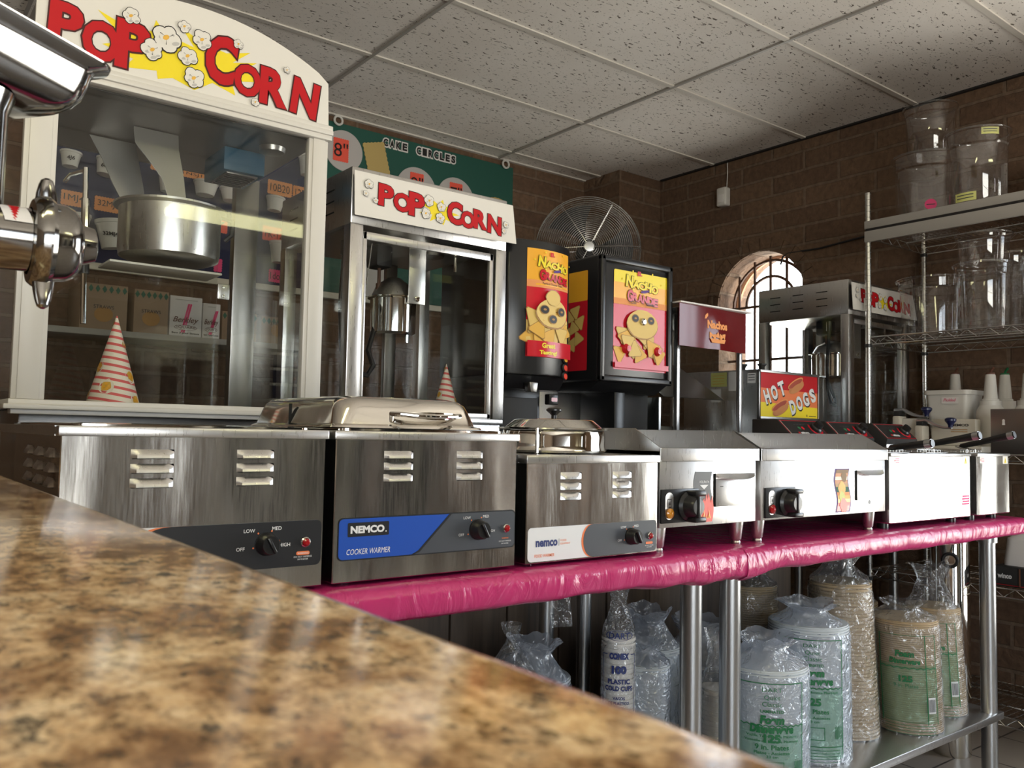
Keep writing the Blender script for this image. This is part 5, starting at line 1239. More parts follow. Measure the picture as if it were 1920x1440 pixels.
# wall shelf with straw boxes
WS = thing('wall_shelf', 'long wall shelf carrying straw cartons under the blue board', 'shelf', (.95, 3.78, 1.16))
MB().box(.15, 1.62, 3.655, YW - .001, 1.515, 1.54, 'rail', .002).build('shelf_board', WS)
MB().box(.15, 1.62, 3.655, YW - .001, 1.135, 1.16, 'rail', .002).build('shelf_board', WS)
mb = MB()
for x in (.17, 1.60): mb.box(x - .01, x + .01, 3.88, YW - .001, 1.1, 1.53, 'darksteel')
for x in (.17, 1.60): MB().box(x - .01, x + .01, 3.88, YW - .001, 1.1, 1.515, 'darksteel').build('bracket', WS)
mb.bm.free()
def carton(x0, x1, z0, z1, m, label, kind=0):
    mb = MB(); mb.box(x0, x1, 3.67, 3.90, z0, z1, m, .002); f = Flat((0, 3.6695, 0)); w = x1 - x0
    if kind == 1:
        n = max(3, int(w / .022))
        for i in range(n): u = x0 + w * (i + .5) / n; mb.poly(f, [(u - .009, z1 - .02), (u, z1 - .035), (u + .009, z1 - .02), (u, z1 - .005)], 'greenprint', 1)
        mb.disc(f, (x0 + x1) / 2, z0 + .06, .035, 'chipshade', 1, .03); mb.text(f, 'STRAWS', (x0 + x1) / 2, z0 + .09, .014, 'ink', 2)
    if kind == 2:
        for du, a in ((.35, -.3), (.42, -.2)): mb.poly(f, [(x0 + w * du, z0 + .015), (x0 + w * du + .008, z0 + .015), (x0 + w * du + .035, z1 - .03), (x0 + w * du + .027, z1 - .03)], 'tagpink', 1)
        mb.disc(f, (x0 + x1) / 2, z0 + .036, w * .36, 'rust', 2, .011); mb.disc(f, (x0 + x1) / 2, z0 + .036, w * .345, 'paper', 3, .0095)
        mb.text(f, 'Berkley', (x0 + x1) / 2, z0 + .066, .030, 'rust', 4, w=w * .8, shear=.35, bold=.01); mb.text(f, 'SQUARE', (x0 + x1) / 2, z0 + .037, .013, 'rust', 4, w=w * .62)
        mb.text(f, 'Bevr 3 pour Straws', (x0 + x1) / 2, z0 + .012, .010, 'ink', 4, w=w * .85, bold=.04)
        mb.box(x0 + .02, x1 - .02, 3.6685, 3.6692, z1 - .016, z1 - .013, 'kernelshade')
    o = mb.build('carton'); return tag(o, label, 'carton', 'straw cartons on the wall shelf')
carton(.685, .860, 1.5405, 1.722, 'carton', 'brown straw carton with green diamonds behind the striped cone', 1)
carton(.885, 1.020, 1.5405, 1.718, 'carton', 'brown straw carton with green diamonds next to the white script cartons', 1)
carton(1.026, 1.158, 1.5405, 1.708, 'paper', 'white straw carton with script lettering, the wider of the two', 2)
carton(1.162, 1.236, 1.5405, 1.690, 'paper', 'narrower white straw carton with script lettering, close to the rear post', 2)
carton(1.245, 1.40, 1.5405, 1.665, 'carton', 'brown straw carton behind the rear steel post', 1)
carton(1.42, 1.58, 1.5405, 1.66, 'carton', 'brown straw carton at the right end of the wall shelf', 1)
carton(.36, .478, 1.5405, 1.735, 'labelwhite', 'pale carton at the left end of the shelf, left of the white machine')
for i in range(5):
    mb = MB(); z = 1.1605 + i * .069; mb.box(.30, .47, 3.66, 3.90, z, z + .066, 'bluebrd', .002); mb.box(.30, .4705, 3.6592, 3.661, z + .053, z + .066, 'cream'); mb.text(Flat((0, 3.6595, 0)), 'C', .455, z + .02, .016, 'orange', 1)
    tag(mb.build('carton'), 'navy carton with cream edge, %s of the stack left of the white machine' % ('bottom', 'second from bottom', 'middle', 'fourth from bottom', 'top')[i], 'carton', 'navy cartons stacked on the lower wall shelf')
tag(MB().box(.40, .53, YB - .004, YB - .0005, 1.98, 2.32, 'lime').build('poster', origin=V(.465, YB, 1.98)), 'dull yellow notice at the left edge of the blue board', 'poster')

# ------------------------------------------------------------------ ceiling hooks, sensor, wires
for x, y, lab in ((1.873, 3.905, 'white plastic hook at the ceiling edge above the left end of the green board'), (2.94, 3.905, 'white plastic hook at the ceiling edge above the right end of the green board')):
    mb = MB(); mb.tube([(x + .022 * math.cos(a), y, ZC - .035 + .022 * math.sin(a)) for a in [2 * PI * k / 16 for k in range(16)]], .006, 'plasticwhite', 8, True); mb.box(x - .028, x + .028, y - .008, y + .008, ZC - .014, ZC - .0082, 'plasticwhite', .001)
    tag(mb.build('ceiling_hook'), lab, 'hook', 'white ceiling hooks')
SN = thing('motion_sensor', 'small white motion sensor on the right wall near the ceiling', 'sensor', (XW, 3.107, 2.49))
mb = MB(); mb.box(XW - .05, XW - .0005, 3.075, 3.142, 2.492, 2.60, 'plasticwhite', .010, 3); mb.build('housing', SN)
MB().box(XW - .053, XW - .049, 3.088, 3.13, 2.51, 2.56, 'paper', .003).build('lens', SN); MB().tube([(XW - .006, 3.10, 2.6), (XW - .006, 3.095, 2.68), (XW - .005, 3.097, ZC - .01)], .0025, 'plasticwhite', 6).build('cord', SN)
pts = [(XW - .008, 2.735, 2.10), (XW - .008, 2.722, 2.14), (XW - .008, 2.69, 2.156), (XW - .008, 2.5, 2.152), (XW - .008, 2.3, 2.168), (XW - .008, 2.05, 2.185), (XW - .008, 1.7, 2.19)]
tag(MB().tube(pts, .005, 'blackmat', 8).build('power_cord'), 'black cord running along the right wall from above the arched window', 'cord')

# ------------------------------------------------------------------ big round fan in the back corner
FC = V(2.674, 2.9, 2.024); fn_ = V(-.62, -.78, 0).normalized()
FAN = thing('pedestal_fan', 'large round wire caged fan standing behind the cheese dispensers', 'fan', (FC.x - fn_.x * .12, FC.y - fn_.y * .12, 0))
fr_ = V(-fn_.y, fn_.x, 0); fr_ = fr_ if fr_.x > 0 else -fr_; fu = V(0, 0, 1)
def fp(r, a, d): return FC + fr_ * (r * math.cos(a)) + fu * (r * math.sin(a)) + fn_ * d
def guard(name, sgn):
    mb = MB(); Rf = .243
    for i in range(24):
        r = .026 + (Rf - .026) * i / 23; d = sgn * (.055 - .04 * (r / Rf) ** 2.5)
        mb.tube([fp(r, 2 * PI * k / 48, d) for k in range(48)], .0011 if i < 23 else .0022, 'wire', 4, True)
    for k in range(6):
        a = 2 * PI * k / 6 + .05; mb.tube([fp(r, a, sgn * (.054 - .04 * (r / Rf) ** 2.5)) for r in (.02, .08, .15, .2, Rf)], .0017, 'wire', 5)
    mb.lathe([(.024, 0), (.022, .006), (0, .008)], FC + fn_ * sgn * .053, 'tube', 24, fn_ * sgn); return mb.build(name, FAN)
guard('front_guard', 1); guard('rear_guard', -1)
for k in range(3):
    a0 = k * 2 * PI / 3; mb = MB(); mb.grid(lambda u, v: fp(.03 + .18 * u, a0 + (v - .5) * (.5 + .7 * u), (v - .5) * .035), 8, 8, 'blackmat'); mb.build('fan_blade', FAN)
mb = MB(); mb.cyl(FC - fn_ * .16, FC - fn_ * .0, .05, 'blackmat', 24); mb.build('motor', FAN)
b = FC - fn_ * .12; mb = MB(); mb.cyl((b.x, b.y, .03), (b.x, b.y, FC.z - .02), .018, 'blackmat', 16); mb.build('pole', FAN)
MB().lathe([(0, 0), (.23, 0), (.23, .015), (.05, .035), (0, .035)], (b.x, b.y, 0), 'blackmat', 32).build('base', FAN)

# ------------------------------------------------------------------ chrome wire rack along the right wall
RX0, RX1, RY0, RY1 = 3.42, 3.905, .72, 1.94
RK = thing('wire_rack', 'chrome wire shelving rack along the right wall', 'shelving rack', (3.66, 1.33, 0))
for x in (RX0, RX1):
    for y in (RY0, RY1):
        mb = MB(); mb.cyl((x, y, .02), (x, y, 2.225), .0125, 'wire', 14); mb.cyl((x, y, 0), (x, y, .02), .016, 'black', 12)
        for k in range(86): mb.tube([(x + .0128 * math.cos(a), y + .0128 * math.sin(a), .06 + k * .0254) for a in [2 * PI * q / 10 for q in range(10)]], .0008, 'darksteel', 3, True)
        for z in (.15, .62, 1.115, 1.60, 2.06): mb.cyl((x, y, z - .045), (x, y, z - .03), .0155, 'black', 14)
        mb.build('rack_post', RK)
def wshelf(z):
    mb = MB(); a, b, c, d = RX0, RX1, RY0, RY1
    for zz in (z, z - .032): mb.tube([(a, c, zz), (b, c, zz), (b, d, zz), (a, d, zz)], .003, 'wire', 6, True)
    for (p, q) in (((a, c), (a, d)), ((a, d), (b, d)), ((b, d), (b, c)), ((b, c), (a, c))):
        Ln = math.dist(p, q); n = int(Ln / .04); pts = [(p[0] + (q[0] - p[0]) * i / n, p[1] + (q[1] - p[1]) * i / n, z - (.032 if i % 2 else 0)) for i in range(n + 1)]; mb.tube(pts, .0017, 'wire', 5)
    n = int((d - c) / .026)
    for i in range(1, n): y = c + (d - c) * i / n; mb.tube([(a, y, z + .003), (b, y, z + .003)], .0016, 'wire', 5)
    for f in (.33, .67): mb.tube([(a + (b - a) * f, c, z - .003), (a + (b - a) * f, d, z - .003)], .003, 'wire', 5)
    return mb.build('wire_shelf', RK)
for z in (.15, .62, 1.115, 1.60, 2.06): wshelf(z)
mb = MB(); mb.box(RX0 - .016, RX0 - .003, RY0, RY1 + .008, 2.066, 2.100, 'rail', .002); mb.box(RX0 - .013, RX0 - .003, RY0, RY1 + .004, 2.056, 2.066, 'ink'); mb.box(RX0 - .016, RX0 - .003, RY0, RY1 + .008, 2.008, 2.056, 'rail', .002); mb.build('price_rail', RK)

def tub(x, y, z, r, h, label, group, lip=.012, stick=None, dents=True):
    t = thing('clear_tub', label, 'clear container', (x, y, z), group)
    mb = MB(); mb.lathe([(0, .002), (r * .84, .002), (r * .87, .008), (r * .92, h * .80), (r * .96, h * .82), (r * .98, h - .012), (r * 1.03, h - .010), (r * 1.03, h - .002), (r * .985, h)], (x, y, z), 'tub', 40)
    mb.lathe([(r * .84, 0), (r * .84, .002)], (x, y, z), 'tub', 40)
    mb.build('tub_body', t)
    mb = MB(); mb.tube([(x + r * 1.03 * math.cos(a), y + r * 1.03 * math.sin(a), z + h - .004) for a in [2 * PI * k / 40 for k in range(40)]], .0028, 'tub', 6, True); mb.build('rim', t)
    if stick:
        for (ang, v, w, hh, m) in stick:
            f = Cyl(x, y, z, r * .90, ang, .001, r * .06 / h)
            mb = MB()
            if m == 'tagpink': mb.disc(f, 0, v, w / 2, m, 2, n=24); mb.poly(f, [(-w * .35, v - .002), (w * .35, v - .002), (w * .35, v + .002), (-w * .35, v + .002)], 'ink', 3)
            else:
                mb.strip(f, -w / 2, w / 2, v - hh / 2, v + hh / 2, m, 2, 8)
                for q in (-.2, .15): mb.strip(f, -w * .4, w * .38, v + hh * q, v + hh * (q + .1), 'grey', 3, 6)
            mb.build('sticker', t)
    return t
G_ = 'clear plastic tubs on the wire rack'
AV = math.atan2(-.45, -.89)                              # side of a tub that faces the counter
tub(3.70, 1.822, 2.065, .140, .345, 'clear tub with round pink sticker on the top shelf, a smaller tub stacked on it', G_, stick=[(AV + .10, .105, .046, .046, 'tagpink')])
tub(3.69, 1.800, 2.4105, .108, .215, 'smaller clear tub stacked upon another on the top shelf, reaching nearest the ceiling', G_)
tub(3.53, 1.532, 2.065, .117, .335, 'clear tub with yellow labels on the top shelf', G_, stick=[(AV - .5, .06, .08, .034, 'lime'), (AV + .35, .312, .062, .028, 'lime')])
tub(3.68, 1.785, 1.605, .148, .255, 'widest clear tub on the middle shelf, at its far end', G_)
tub(3.56, 1.53, 1.605, .108, .27, 'clear tub on the middle shelf with another nested in its top', G_)
tub(3.56, 1.528, 1.8755, .102, .118, 'clear tub nested in the top of a matching tub on the middle shelf', G_)
tub(3.785, 1.52, 1.605, .095, .34, 'tall clear tub behind the nested pair on the middle shelf', G_)
tub(3.56, 1.275, 1.605, .114, .25, 'clear tub at the frame edge of the middle shelf', G_)
tub(3.79, 1.28, 1.605, .095, .34, 'tall clear tub at the back of the middle shelf by the frame edge', G_)
mb = MB(); mb.box(3.72, 3.885, 1.05, 1.40, 2.0655, 2.30, 'paper', .002); f = Flat((3.7195, 0, 0), (0, -1, 0))
for v in (2.262, 2.175):
    mb.poly(f, [(-1.39, v), (-1.35, v), (-1.35, v + .004), (-1.39, v + .004)], 'grey', 1); mb.poly(f, [(-1.36, v - .006), (-1.345, v - .006), (-1.345, v + .010), (-1.36, v + .010)], 'grey', 1)
for a, b, c, d in ((-1.34, -1.28, 2.24, 2.243), (-1.34, -1.28, 2.285, 2.288), (-1.34, -1.337, 2.24, 2.288)): mb.poly(f, [(a, c), (b, c), (b, d), (a, d)], 'grey', 1)
tag(mb.build('carton'), 'white carton printed with a line diagram on the top shelf', 'carton')

# white tubs and pour bottles on the counter-height shelf
mb = MB(); loft_rr(mb, [(3.60, 3.72, 1.625, 1.765, 1.1205, .02), (3.585, 3.735, 1.605, 1.785, 1.355, .025), (3.578, 3.742, 1.598, 1.792, 1.356, .027), (3.578, 3.742, 1.598, 1.792, 1.374, .027), (3.585, 3.735, 1.605, 1.785, 1.374, .025), (3.60, 3.72, 1.63, 1.76, 1.13, .02)], 'plasticwhite')
WT = mb.build('white_tub'); tag(WT, 'white rectangular plastic tub with paper label behind the lever press', 'tub')
mb = MB(); mb.rrect(Flat((3.586, 0, 0), (0, -1, 0)), -1.712, -1.642, 1.318, 1.344, 'paper', 6, .002); mb.text(Flat((3.584, 0, 0), (0, -1, 0)), 'Pickled', -1.677, 1.333, .012, 'tagpink', 8, shear=.3); mb.build('paper_label', WT)
def bottle(x, y, ztop, cap, label):
    t = thing('pour_bottle', label, 'pour bottle', (x, y, 1.1205), 'white store and pour bottles'); h = ztop - 1.1205
    MB().lathe([(0, 0), (.05, 0), (.053, .005), (.053, h * .48), (.050, h * .55), (.040, h * .60), (.040, h * .66), (.029, h * .665)], (x, y, 1.1205), 'plasticwhite', 28).build('jar', t)
    MB().lathe([(.030, h * .665), (.030, h * .685), (.026, h * .69), (.019, h * .985), (.017, h)], (x, y, 1.1205), 'plasticwhite', 24).build('neck', t)
    mb = MB(); mb.lathe([(.017, h), (.016, h + .006), (0, h + .007)], (x, y, 1.1205), cap, 20); mb.tube([(x, y, ztop + .004), (x - .004, y - .006, ztop + .016), (x - .008, y - .016, ztop + .026)], .005, cap, 8); mb.build('flip_cap', t)
bottle(3.80, 1.755, 1.455, 'rust', 'white pour bottle with dark red cap half hidden behind the rectangular tub')
bottle(3.625, 1.535, 1.435, 'rust', 'white pour bottle with dark red cap right of the rectangular tub')
bottle(3.745, 1.53, 1.440, 'greenink', 'white pour bottle with green cap')
bottle(3.64, 1.40, 1.435, 'rust', 'white pour bottle with dark red cap at the frame edge')
# lever press with two navy knobs
LP = thing('lever_press', 'cream bench press with two curved levers and navy knobs', 'press', (3.5, 1.7, 1.1205))
mb = MB(); mb.box(3.46, 3.54, 1.50, 1.86, 1.1205, 1.145, 'cream', .004); mb.box(3.47, 3.53, 1.83, 1.865, 1.145, 1.265, 'cream', .008); mb.box(3.44, 3.50, 1.72, 1.755, 1.145, 1.225, 'cream', .008)
mb.box(3.485, 3.535, 1.757, 1.83, 1.145, 1.255, 'plasticwhite', .006); mb.box(3.51, 3.56, 1.545, 1.72, 1.145, 1.252, 'cream', .005); f = Flat((3.5095, 0, 0), (0, -1, 0))
mb.text(f, 'NEMCO', -1.605, 1.228, .010, 'ink', 1, w=.07, bold=.04)
for i in range(2): mb.poly(f, [(-1.64, 1.208 - i * .008), (-1.575, 1.208 - i * .008), (-1.575, 1.211 - i * .008), (-1.64, 1.211 - i * .008)], 'chipshade', 1)
mb.box(3.475, 3.525, 1.835, 1.86, 1.263, 1.285, 'blackmat', .002); mb.box(3.447, 3.493, 1.725, 1.75, 1.223, 1.24, 'blackmat', .002); mb.build('press_frame', LP)
for y, z in ((1.848, 1.288), (1.738, 1.243)):
    mb = MB(); dx = 0 if y > 1.8 else -.03
    mb.tube([(3.50 + dx, y + .02, z), (3.50 + dx, y - .02, z + .002), (3.49 + dx, y - .06, z - .016), (3.485 + dx, y - .095, z - .026), (3.48 + dx, y - .13, z - .028)], [.009, .009, .007, .006, .006], 'tube', 10)
    a = mb.build('lever_arm', LP); c = (3.48 + dx, y - .125, z - .026)
    mb = MB(); mb.lathe([(.009, 0), (.009, .008), (.012, .014), (.021, .026), (.021, .034), (.014, .039), (0, .040)], c, 'deepblue', 24); mb.build('lever_knob', a)
mb = MB(); mb.box(3.425, 3.432, 1.02, 1.452, 1.120, 1.288, 'darksteel', .001); f = Flat((3.4245, 0, 0), (0, -1, 0)); mb.disc(f, -1.405, 1.243, .005, 'paper', 1, .006); mb.poly(f, [(-1.409, 1.243), (-1.401, 1.243), (-1.3995, 1.262 - .035), (-1.4105, 1.262 - .035)], 'paper', 1)
mb.box(3.425, 3.52, 1.02, 1.452, 1.1205, 1.122, 'darksteel')
tag(mb.build('steel_bracket'), 'grey steel plate with keyhole slot at the right frame edge', 'bracket')
# below: tall urn and boxed item
UR = thing('steel_urn', 'tall polished steel urn standing behind the right table leg', 'urn', (3.32, 1.56, 0))
MB().lathe([(0, 0), (.066, 0), (.068, .01), (.068, .86), (.062, .875), (.03, .89), (0, .892)], (3.32, 1.56, 0), 'chrome', 36).build('urn_body', UR)
mb = MB(); d = V(-.9, -.43, 0).normalized(); p = V(3.32, 1.56, .72) + d * .066; mb.tube([p + (V(-d.y, d.x, 0) * math.cos(a) + V(0, 0, 1) * math.sin(a)) * .024 for a in [2 * PI * k / 24 for k in range(24)]], .007, 'blackmat', 8, True); mb.lathe([(.02, 0), (.018, .004), (0, .005)], p, 'chrome', 20, d); mb.build('sight_ring', UR)
WB = MB(); WB.box(3.44, 3.70, 1.16, 1.455, .6255, .70, 'blackmat', .004); f = Flat((3.4395, 0, 0), (0, -1, 0)); WB.poly(f, [(-1.45, .63), (-1.17, .63), (-1.17, .632), (-1.45, .632)], 'red', 1); WB.text(f, 'winco', -1.415, .664, .018, 'lettering', 1, w=.05, bold=.04); WB.box(3.435, 3.4395, 1.36, 1.364, .63, .695, 'rust')
tag(WB.build('appliance'), 'black appliance with white lettering on the lower rack shelf', 'appliance')
mb = MB(); loft_rr(mb, [(3.47, 3.66, 1.24, 1.44, .7005, .03), (3.48, 3.65, 1.25, 1.43, .80, .03), (3.50, 3.63, 1.28, 1.40, .82, .03)], 'paper'); tag(mb.build('white_crock'), 'pale vessel on top of the black appliance under the table end', 'container')

# ------------------------------------------------------------------ meat grinder on the counter
GY = .80
GR = thing('meat_grinder', 'polished steel meat grinder with loading tray at the left of the counter', 'grinder', (-.12, GY, 1.10))
MB().lathe([(.0262, 0), (.0262, .215), (.030, .22), (.031, .228)], (-.10, GY, 1.312), 'nickel', 40, (1, 0, 0)).build('barrel', GR)
rn = MB().lathe([(.028, -.004), (.0345, -.003), (.037, 0), (.0385, .004), (.0385, .009), (.036, .0125), (.034, .013)], (.1125, GY, 1.3115), 'nickel', 48, (1, 0, 0)).build('ring_nut', GR)
def lug(ang, ln):
    d = V(0, math.cos(ang), math.sin(ang)); s_ = V(1, 0, 0).cross(d); mb = MB(); c = V(.1195, GY, 1.3115) + d * .034
    rows = []
    for f, w, q in ((0, .0085, .0065), (.35, .0078, .006), (.7, .0062, .0055), (.92, .0045, .0045), (1, .002, .0025)):
        for k in range(14): an = 2 * PI * k / 14; rows.append(c + d * (ln * f) + V(1, 0, 0) * (w * math.cos(an) - .0005 * f) + s_ * (q * math.sin(an)))
    mb._faces(rows, [(i * 14 + k, i * 14 + (k + 1) % 14, (i + 1) * 14 + (k + 1) % 14, (i + 1) * 14 + k) for i in range(4) for k in range(14)] + [tuple(range(56, 70))], 'nickel', True); return mb.build('wing_lug', rn)
lug(PI / 2 + .1, .0195); lug(-PI / 2 - .25, .0245); lug(-.35, .02)
MB().lathe([(.033, 0), (.0325, .010), (.0295, .017), (.0235, .0215), (.0172, .0235), (.0168, .026), (.0145, .0335), (.0125, .0345), (.0115, .030)], (.1245, GY, 1.3125), 'nickel', 40, (1, .0, .06)).build('outlet_cone', GR)
f = Cyl(0, 0, 0, 1); lab = lambda u, v, k=0: V(.098 + u, GY - (.0266 + k * .0003) * math.cos(v), 1.312 + (.0266 + k * .0003) * math.sin(v))
mb = MB(); mb._faces([lab(-.003 + .0 * i, .35 + .5 * j / 6) for j in range(7) for i in range(2)], [], 'paper')
for j in range(6):
    a, b = .35 + .7 * j / 6, .35 + .7 * (j + 1) / 6
    mb._faces([lab(-.010 - .004 * (j / 6), a, 1), lab(.010 - .004 * (j / 6), a, 1), lab(.010 - .004 * ((j + 1) / 6), b, 1), lab(-.010 - .004 * ((j + 1) / 6), b, 1)], [(0, 1, 2, 3)], 'paper', True)
    w = .004 * (j / 6) ; w2 = .004 * ((j + 1) / 6); mb._faces([lab(-w - .002, a, 2), lab(w - .002, a, 2), lab(w2 - .004, b, 2), lab(-w2 - .004, b, 2)], [(0, 1, 2, 3)], 'red', True)
mb.build('warning_sticker', GR)
mb = MB(); tr = []
for ins, z, r in ((.016, 1.470, .022), (.004, 1.4745, .026), (.0, 1.4735, .026), (.001, 1.470, .026), (.009, 1.4665, .026), (.011, 1.461, .026), (.0125, 1.453, .026), (.0155, 1.442, .026), (.0205, 1.4345, .026), (.027, 1.4295, .026), (.036, 1.427, .024), (.05, 1.424, .012)):
    tr.append((-.17 + ins, 0 - ins, 0 + ins, .135 - ins, z, r))
loft_rr(mb, tr, 'nickel', 8)
bmesh.ops.transform(mb.bm, matrix=Matrix.Translation((.1765, .802, 0)) @ Matrix.Rotation(.627, 4, 'Z'), verts=mb.bm.verts)
mb.lathe([(.031, 1.31), (.031, 1.41), (.036, 1.426)], (.058, GY, 0), 'nickel', 36)
mb.build('loading_tray', GR, sharp=60)
mb = MB(); mb.box(-.30, -.09, GY - .07, GY + .07, 1.24, 1.40, 'steelflat', .02, 4); mb.build('motor_housing', GR)
mb = MB(); mb.box(-.27, -.12, GY - .05, GY + .05, 1.1005, 1.24, 'steelflat', .012, 3); mb.build('stand', GR)
# ------------------------------------------------------------------ sleeves of plates and cups on the undershelf
ZS = .2505
def stackprof(r, h, pitch, lipw):
    pr = [(0, 0), (r * .8, 0)]
    n = int(h / pitch)
    for i in range(n): z = .004 + i * pitch; pr += [(r, z), (r, z + pitch * .55), (r - lipw, z + pitch * .6), (r - lipw, z + pitch * .98)]
    return pr + [(r * .85, .004 + n * pitch), (0, .004 + n * pitch)]
def film(mb, c, r, h, top, lean, seed, m, twist=0.3, n=36):
    """loose plastic sleeve: follows the stack, then gathers into a crumpled tuft"""
    nz = 14; vs = []; rows = []
    for i in range(nz + 1):
        f = i / nz; z = h * min(1, f / .62) if f < .62 else h + top * (f - .62) / .38
        q = r * 1.035 if f < .62 else r * 1.035 * (1 - .80 * ((f - .62) / .38) ** .7) + (r * .5 * max(0, (f - .86) / .14))
        row = []
        for j in range(n):
            a = 2 * PI * j / n; w = 1 + (.02 if f < .6 else .16 + .25 * (f - .6)) * noise.noise(V(math.cos(a) * 3 + seed, math.sin(a) * 3, f * 6 + seed * 2)) * (1.0 if f >= .6 else .6)
            w = max(w, 1.0) if f < .62 else w
            aa = a + (twist * (f - .62) * 2 if f > .62 else 0); k = z / h
            zz = z + (0 if f < .62 else .25 * top * noise.noise(V(math.cos(a) * 2, math.sin(a) * 2 + seed, 7)))
            row.append(V(c[0] + lean[0] * k + q * w * math.cos(aa), c[1] + lean[1] * k + q * w * math.sin(aa), c[2] + zz))
        rows.append(row)
    vs = [p for r_ in rows for p in r_]
    fs = [(i * n + j, i * n + (j + 1) % n, (i + 1) * n + (j + 1) % n, (i + 1) * n + j) for i in range(nz) for j in range(n)]
    mb._faces(vs, fs, m, True)
def pack(name, label, cat, c, r, h, pitch, m, top=.06, lean=(0, 0), seed=1, fm='film', lip=.0035, printer=None, group='plastic sleeves of plates under the table', taper=None):
    t = thing(name, label, cat, c, group)
    mb = MB(); sh = Matrix.Identity(4)
    pr = stackprof(r, h, pitch, lip)
    if taper: pr = [(q * (taper + (1 - taper) * (z / h)), z) for q, z in pr]
    mb.lathe(pr, c, m, 40)
    for v in mb.bm.verts: k = (v.co.z - c[2]) / h; v.co.x += lean[0] * k; v.co.y += lean[1] * k
    mb.build('plate_stack' if 'cup' not in name else 'cup_stack', t)
    mb = MB(); film(mb, c, r, h, top, lean, seed, fm); s = mb.build('plastic_sleeve', t, sharp=180)
    if printer:
        a = math.atan2(-c[1], -c[0]) + printer[1]
        f = Cyl(c[0], c[1], c[2], r * 1.045, a, .0006, 0, (lean[0] / h, lean[1] / h)); mb = MB(); printer[0](mb, f, r, h); mb.build('sleeve_print', s)
    return t
def wave(mb, f, u0, u1, v, m, amp=.004, th=.003, n=22):
    for i in range(n):
        a, b = u0 + (u1 - u0) * i / n, u0 + (u1 - u0) * (i + 1) / n; va, vb = v + (amp if i % 2 else 0), v + (0 if i % 2 else amp)
        mb._faces([f(a, va, 2), f(b, vb, 2), f(b, vb + th, 2), f(a, va + th, 2)], [(0, 1, 2, 3)], m)
def foam_print(mb, f, r, h):
    w = r * .78; top = h - .03
    mb.strip(f, -w, w, .02, h * .56, 'greentint', 0, 14)
    mb.strip(f, -w, w, top, top + .0025, 'greenink', 1, 14)
    for u in (-w, w - .003): mb.strip(f, u, u + .003, .03, top, 'greenink', 1, 2)
    for t_, v, hh, ww, b in (('DART', top - .014, .010, .05, 0), ('Quiet', top - .034, .013, .040, 0), ('Classic', top - .050, .012, .05, 0), ('LAMINATED', top - .068, .008, .058, .03), ('Foam', top - .089, .022, .062, .06), ('Dinnerware', top - .112, .022, .112, .06), ('Vajilla Termica de Plastico', top - .131, .008, .13, .01), ('Vaisselle de Mousse Plastique', top - .143, .008, .14, .01)):
        mb.text(f, t_, 0, v, hh, 'greenink', 2, w=ww, bold=b, shear=.12 if b > .04 else 0)
    wave(mb, f, -w, w, h * .56, 'greenink')
    for t_, v, hh, ww, b in (('125', h * .47, .022, .042, .05), ('9 in. Plates', h * .40, .013, .085, .02), ('Platos - Assiettes', h * .355, .008, .09, .01), ('23 cm', h * .325, .007, .03, .01)): mb.text(f, t_, 0, v, hh, 'greenink', 2, w=ww, bold=b)
    for a, b, c, d in ((-.03, .03, h * .28, h * .285), (-.03, .03, h * .19, h * .195)): mb.strip(f, a, b, c, d, 'greenink', 2, 6)
    for u in (-.03, .028): mb.strip(f, u, u + .002, h * .19, h * .285, 'greenink', 2, 1)
    for i in range(8): mb.strip(f, w - .028 + i * .003, w - .0265 + i * .003, h * .20, h * .29, 'greenink', 2, 1)
    mb.strip(f, -w, w, h * .14, h * .145, 'greenink', 2, 14)
    for i in range(5): mb.strip(f, -w + .01, w - .01, h * .115 - i * .008, h * .118 - i * .008, 'greenink', 2, 12)
def kraft_print(mb, f, r, h):
    w = r * .85
    mb.strip(f, -w, w, h * .12, h * .62, 'greentint', 0, 12); mb.strip(f, -w, w, h * .88, h * .884, 'greenink', 1, 12)
    for u in (-w, w * .55, w - .003): mb.strip(f, u, u + .003, h * .1, h * .88, 'greenink', 1, 2)
    mb.text(f, 'Foam', -.012, h * .72, .020, 'greenink', 2, w=.055, bold=.05, shear=.12); mb.text(f, 'Dinnerware', -.012, h * .655, .018, 'greenink', 2, w=.09, bold=.05, shear=.12)
    wave(mb, f, -w, w, h * .585, 'greenink', n=16); mb.text(f, '125', -.012, h * .5, .02, 'greenink', 2, w=.04, bold=.05); mb.text(f, '9 in. Plates', -.012, h * .44, .011, 'greenink', 2, w=.07)
    mb.strip(f, w * .6, w * .6 + .026, h * .20, h * .34, 'labelwhite', 2, 2)
    for i in range(7): mb.strip(f, w * .6 + .002 + i * .0033, w * .6 + .0036 + i * .0033, h * .215, h * .325, 'grey', 3, 1)
    for i in range(5): mb.strip(f, -w + .01, w - .01, h * .115 - i * .009, h * .119 - i * .009, 'greenink', 2, 10)
pack('plate_sleeve', 'sleeve of white foam plates with green lettering right beside the middle table legs', 'plate pack', (1.975, 1.42, ZS), .112, .312, .0075, 'foamcup', .07, (0, 0), 3, 'milkfilm', printer=(foam_print, .16))
pack('plate_sleeve', 'taller sleeve of white foam plates with green lettering, next to the leaning tan stack', 'plate pack', (2.262, 1.47, ZS), .113, .375, .0075, 'foamcup', .06, (-.01, 0), 5, 'milkfilm', printer=(foam_print, .10))
pack('plate_sleeve', 'tall leaning stack of tan bowls in clear film with knotted top', 'plate pack', (2.51, 1.50, ZS), .095, .47, .0105, 'kraft', .085, (-.01, .02), 7, 'film', .005)
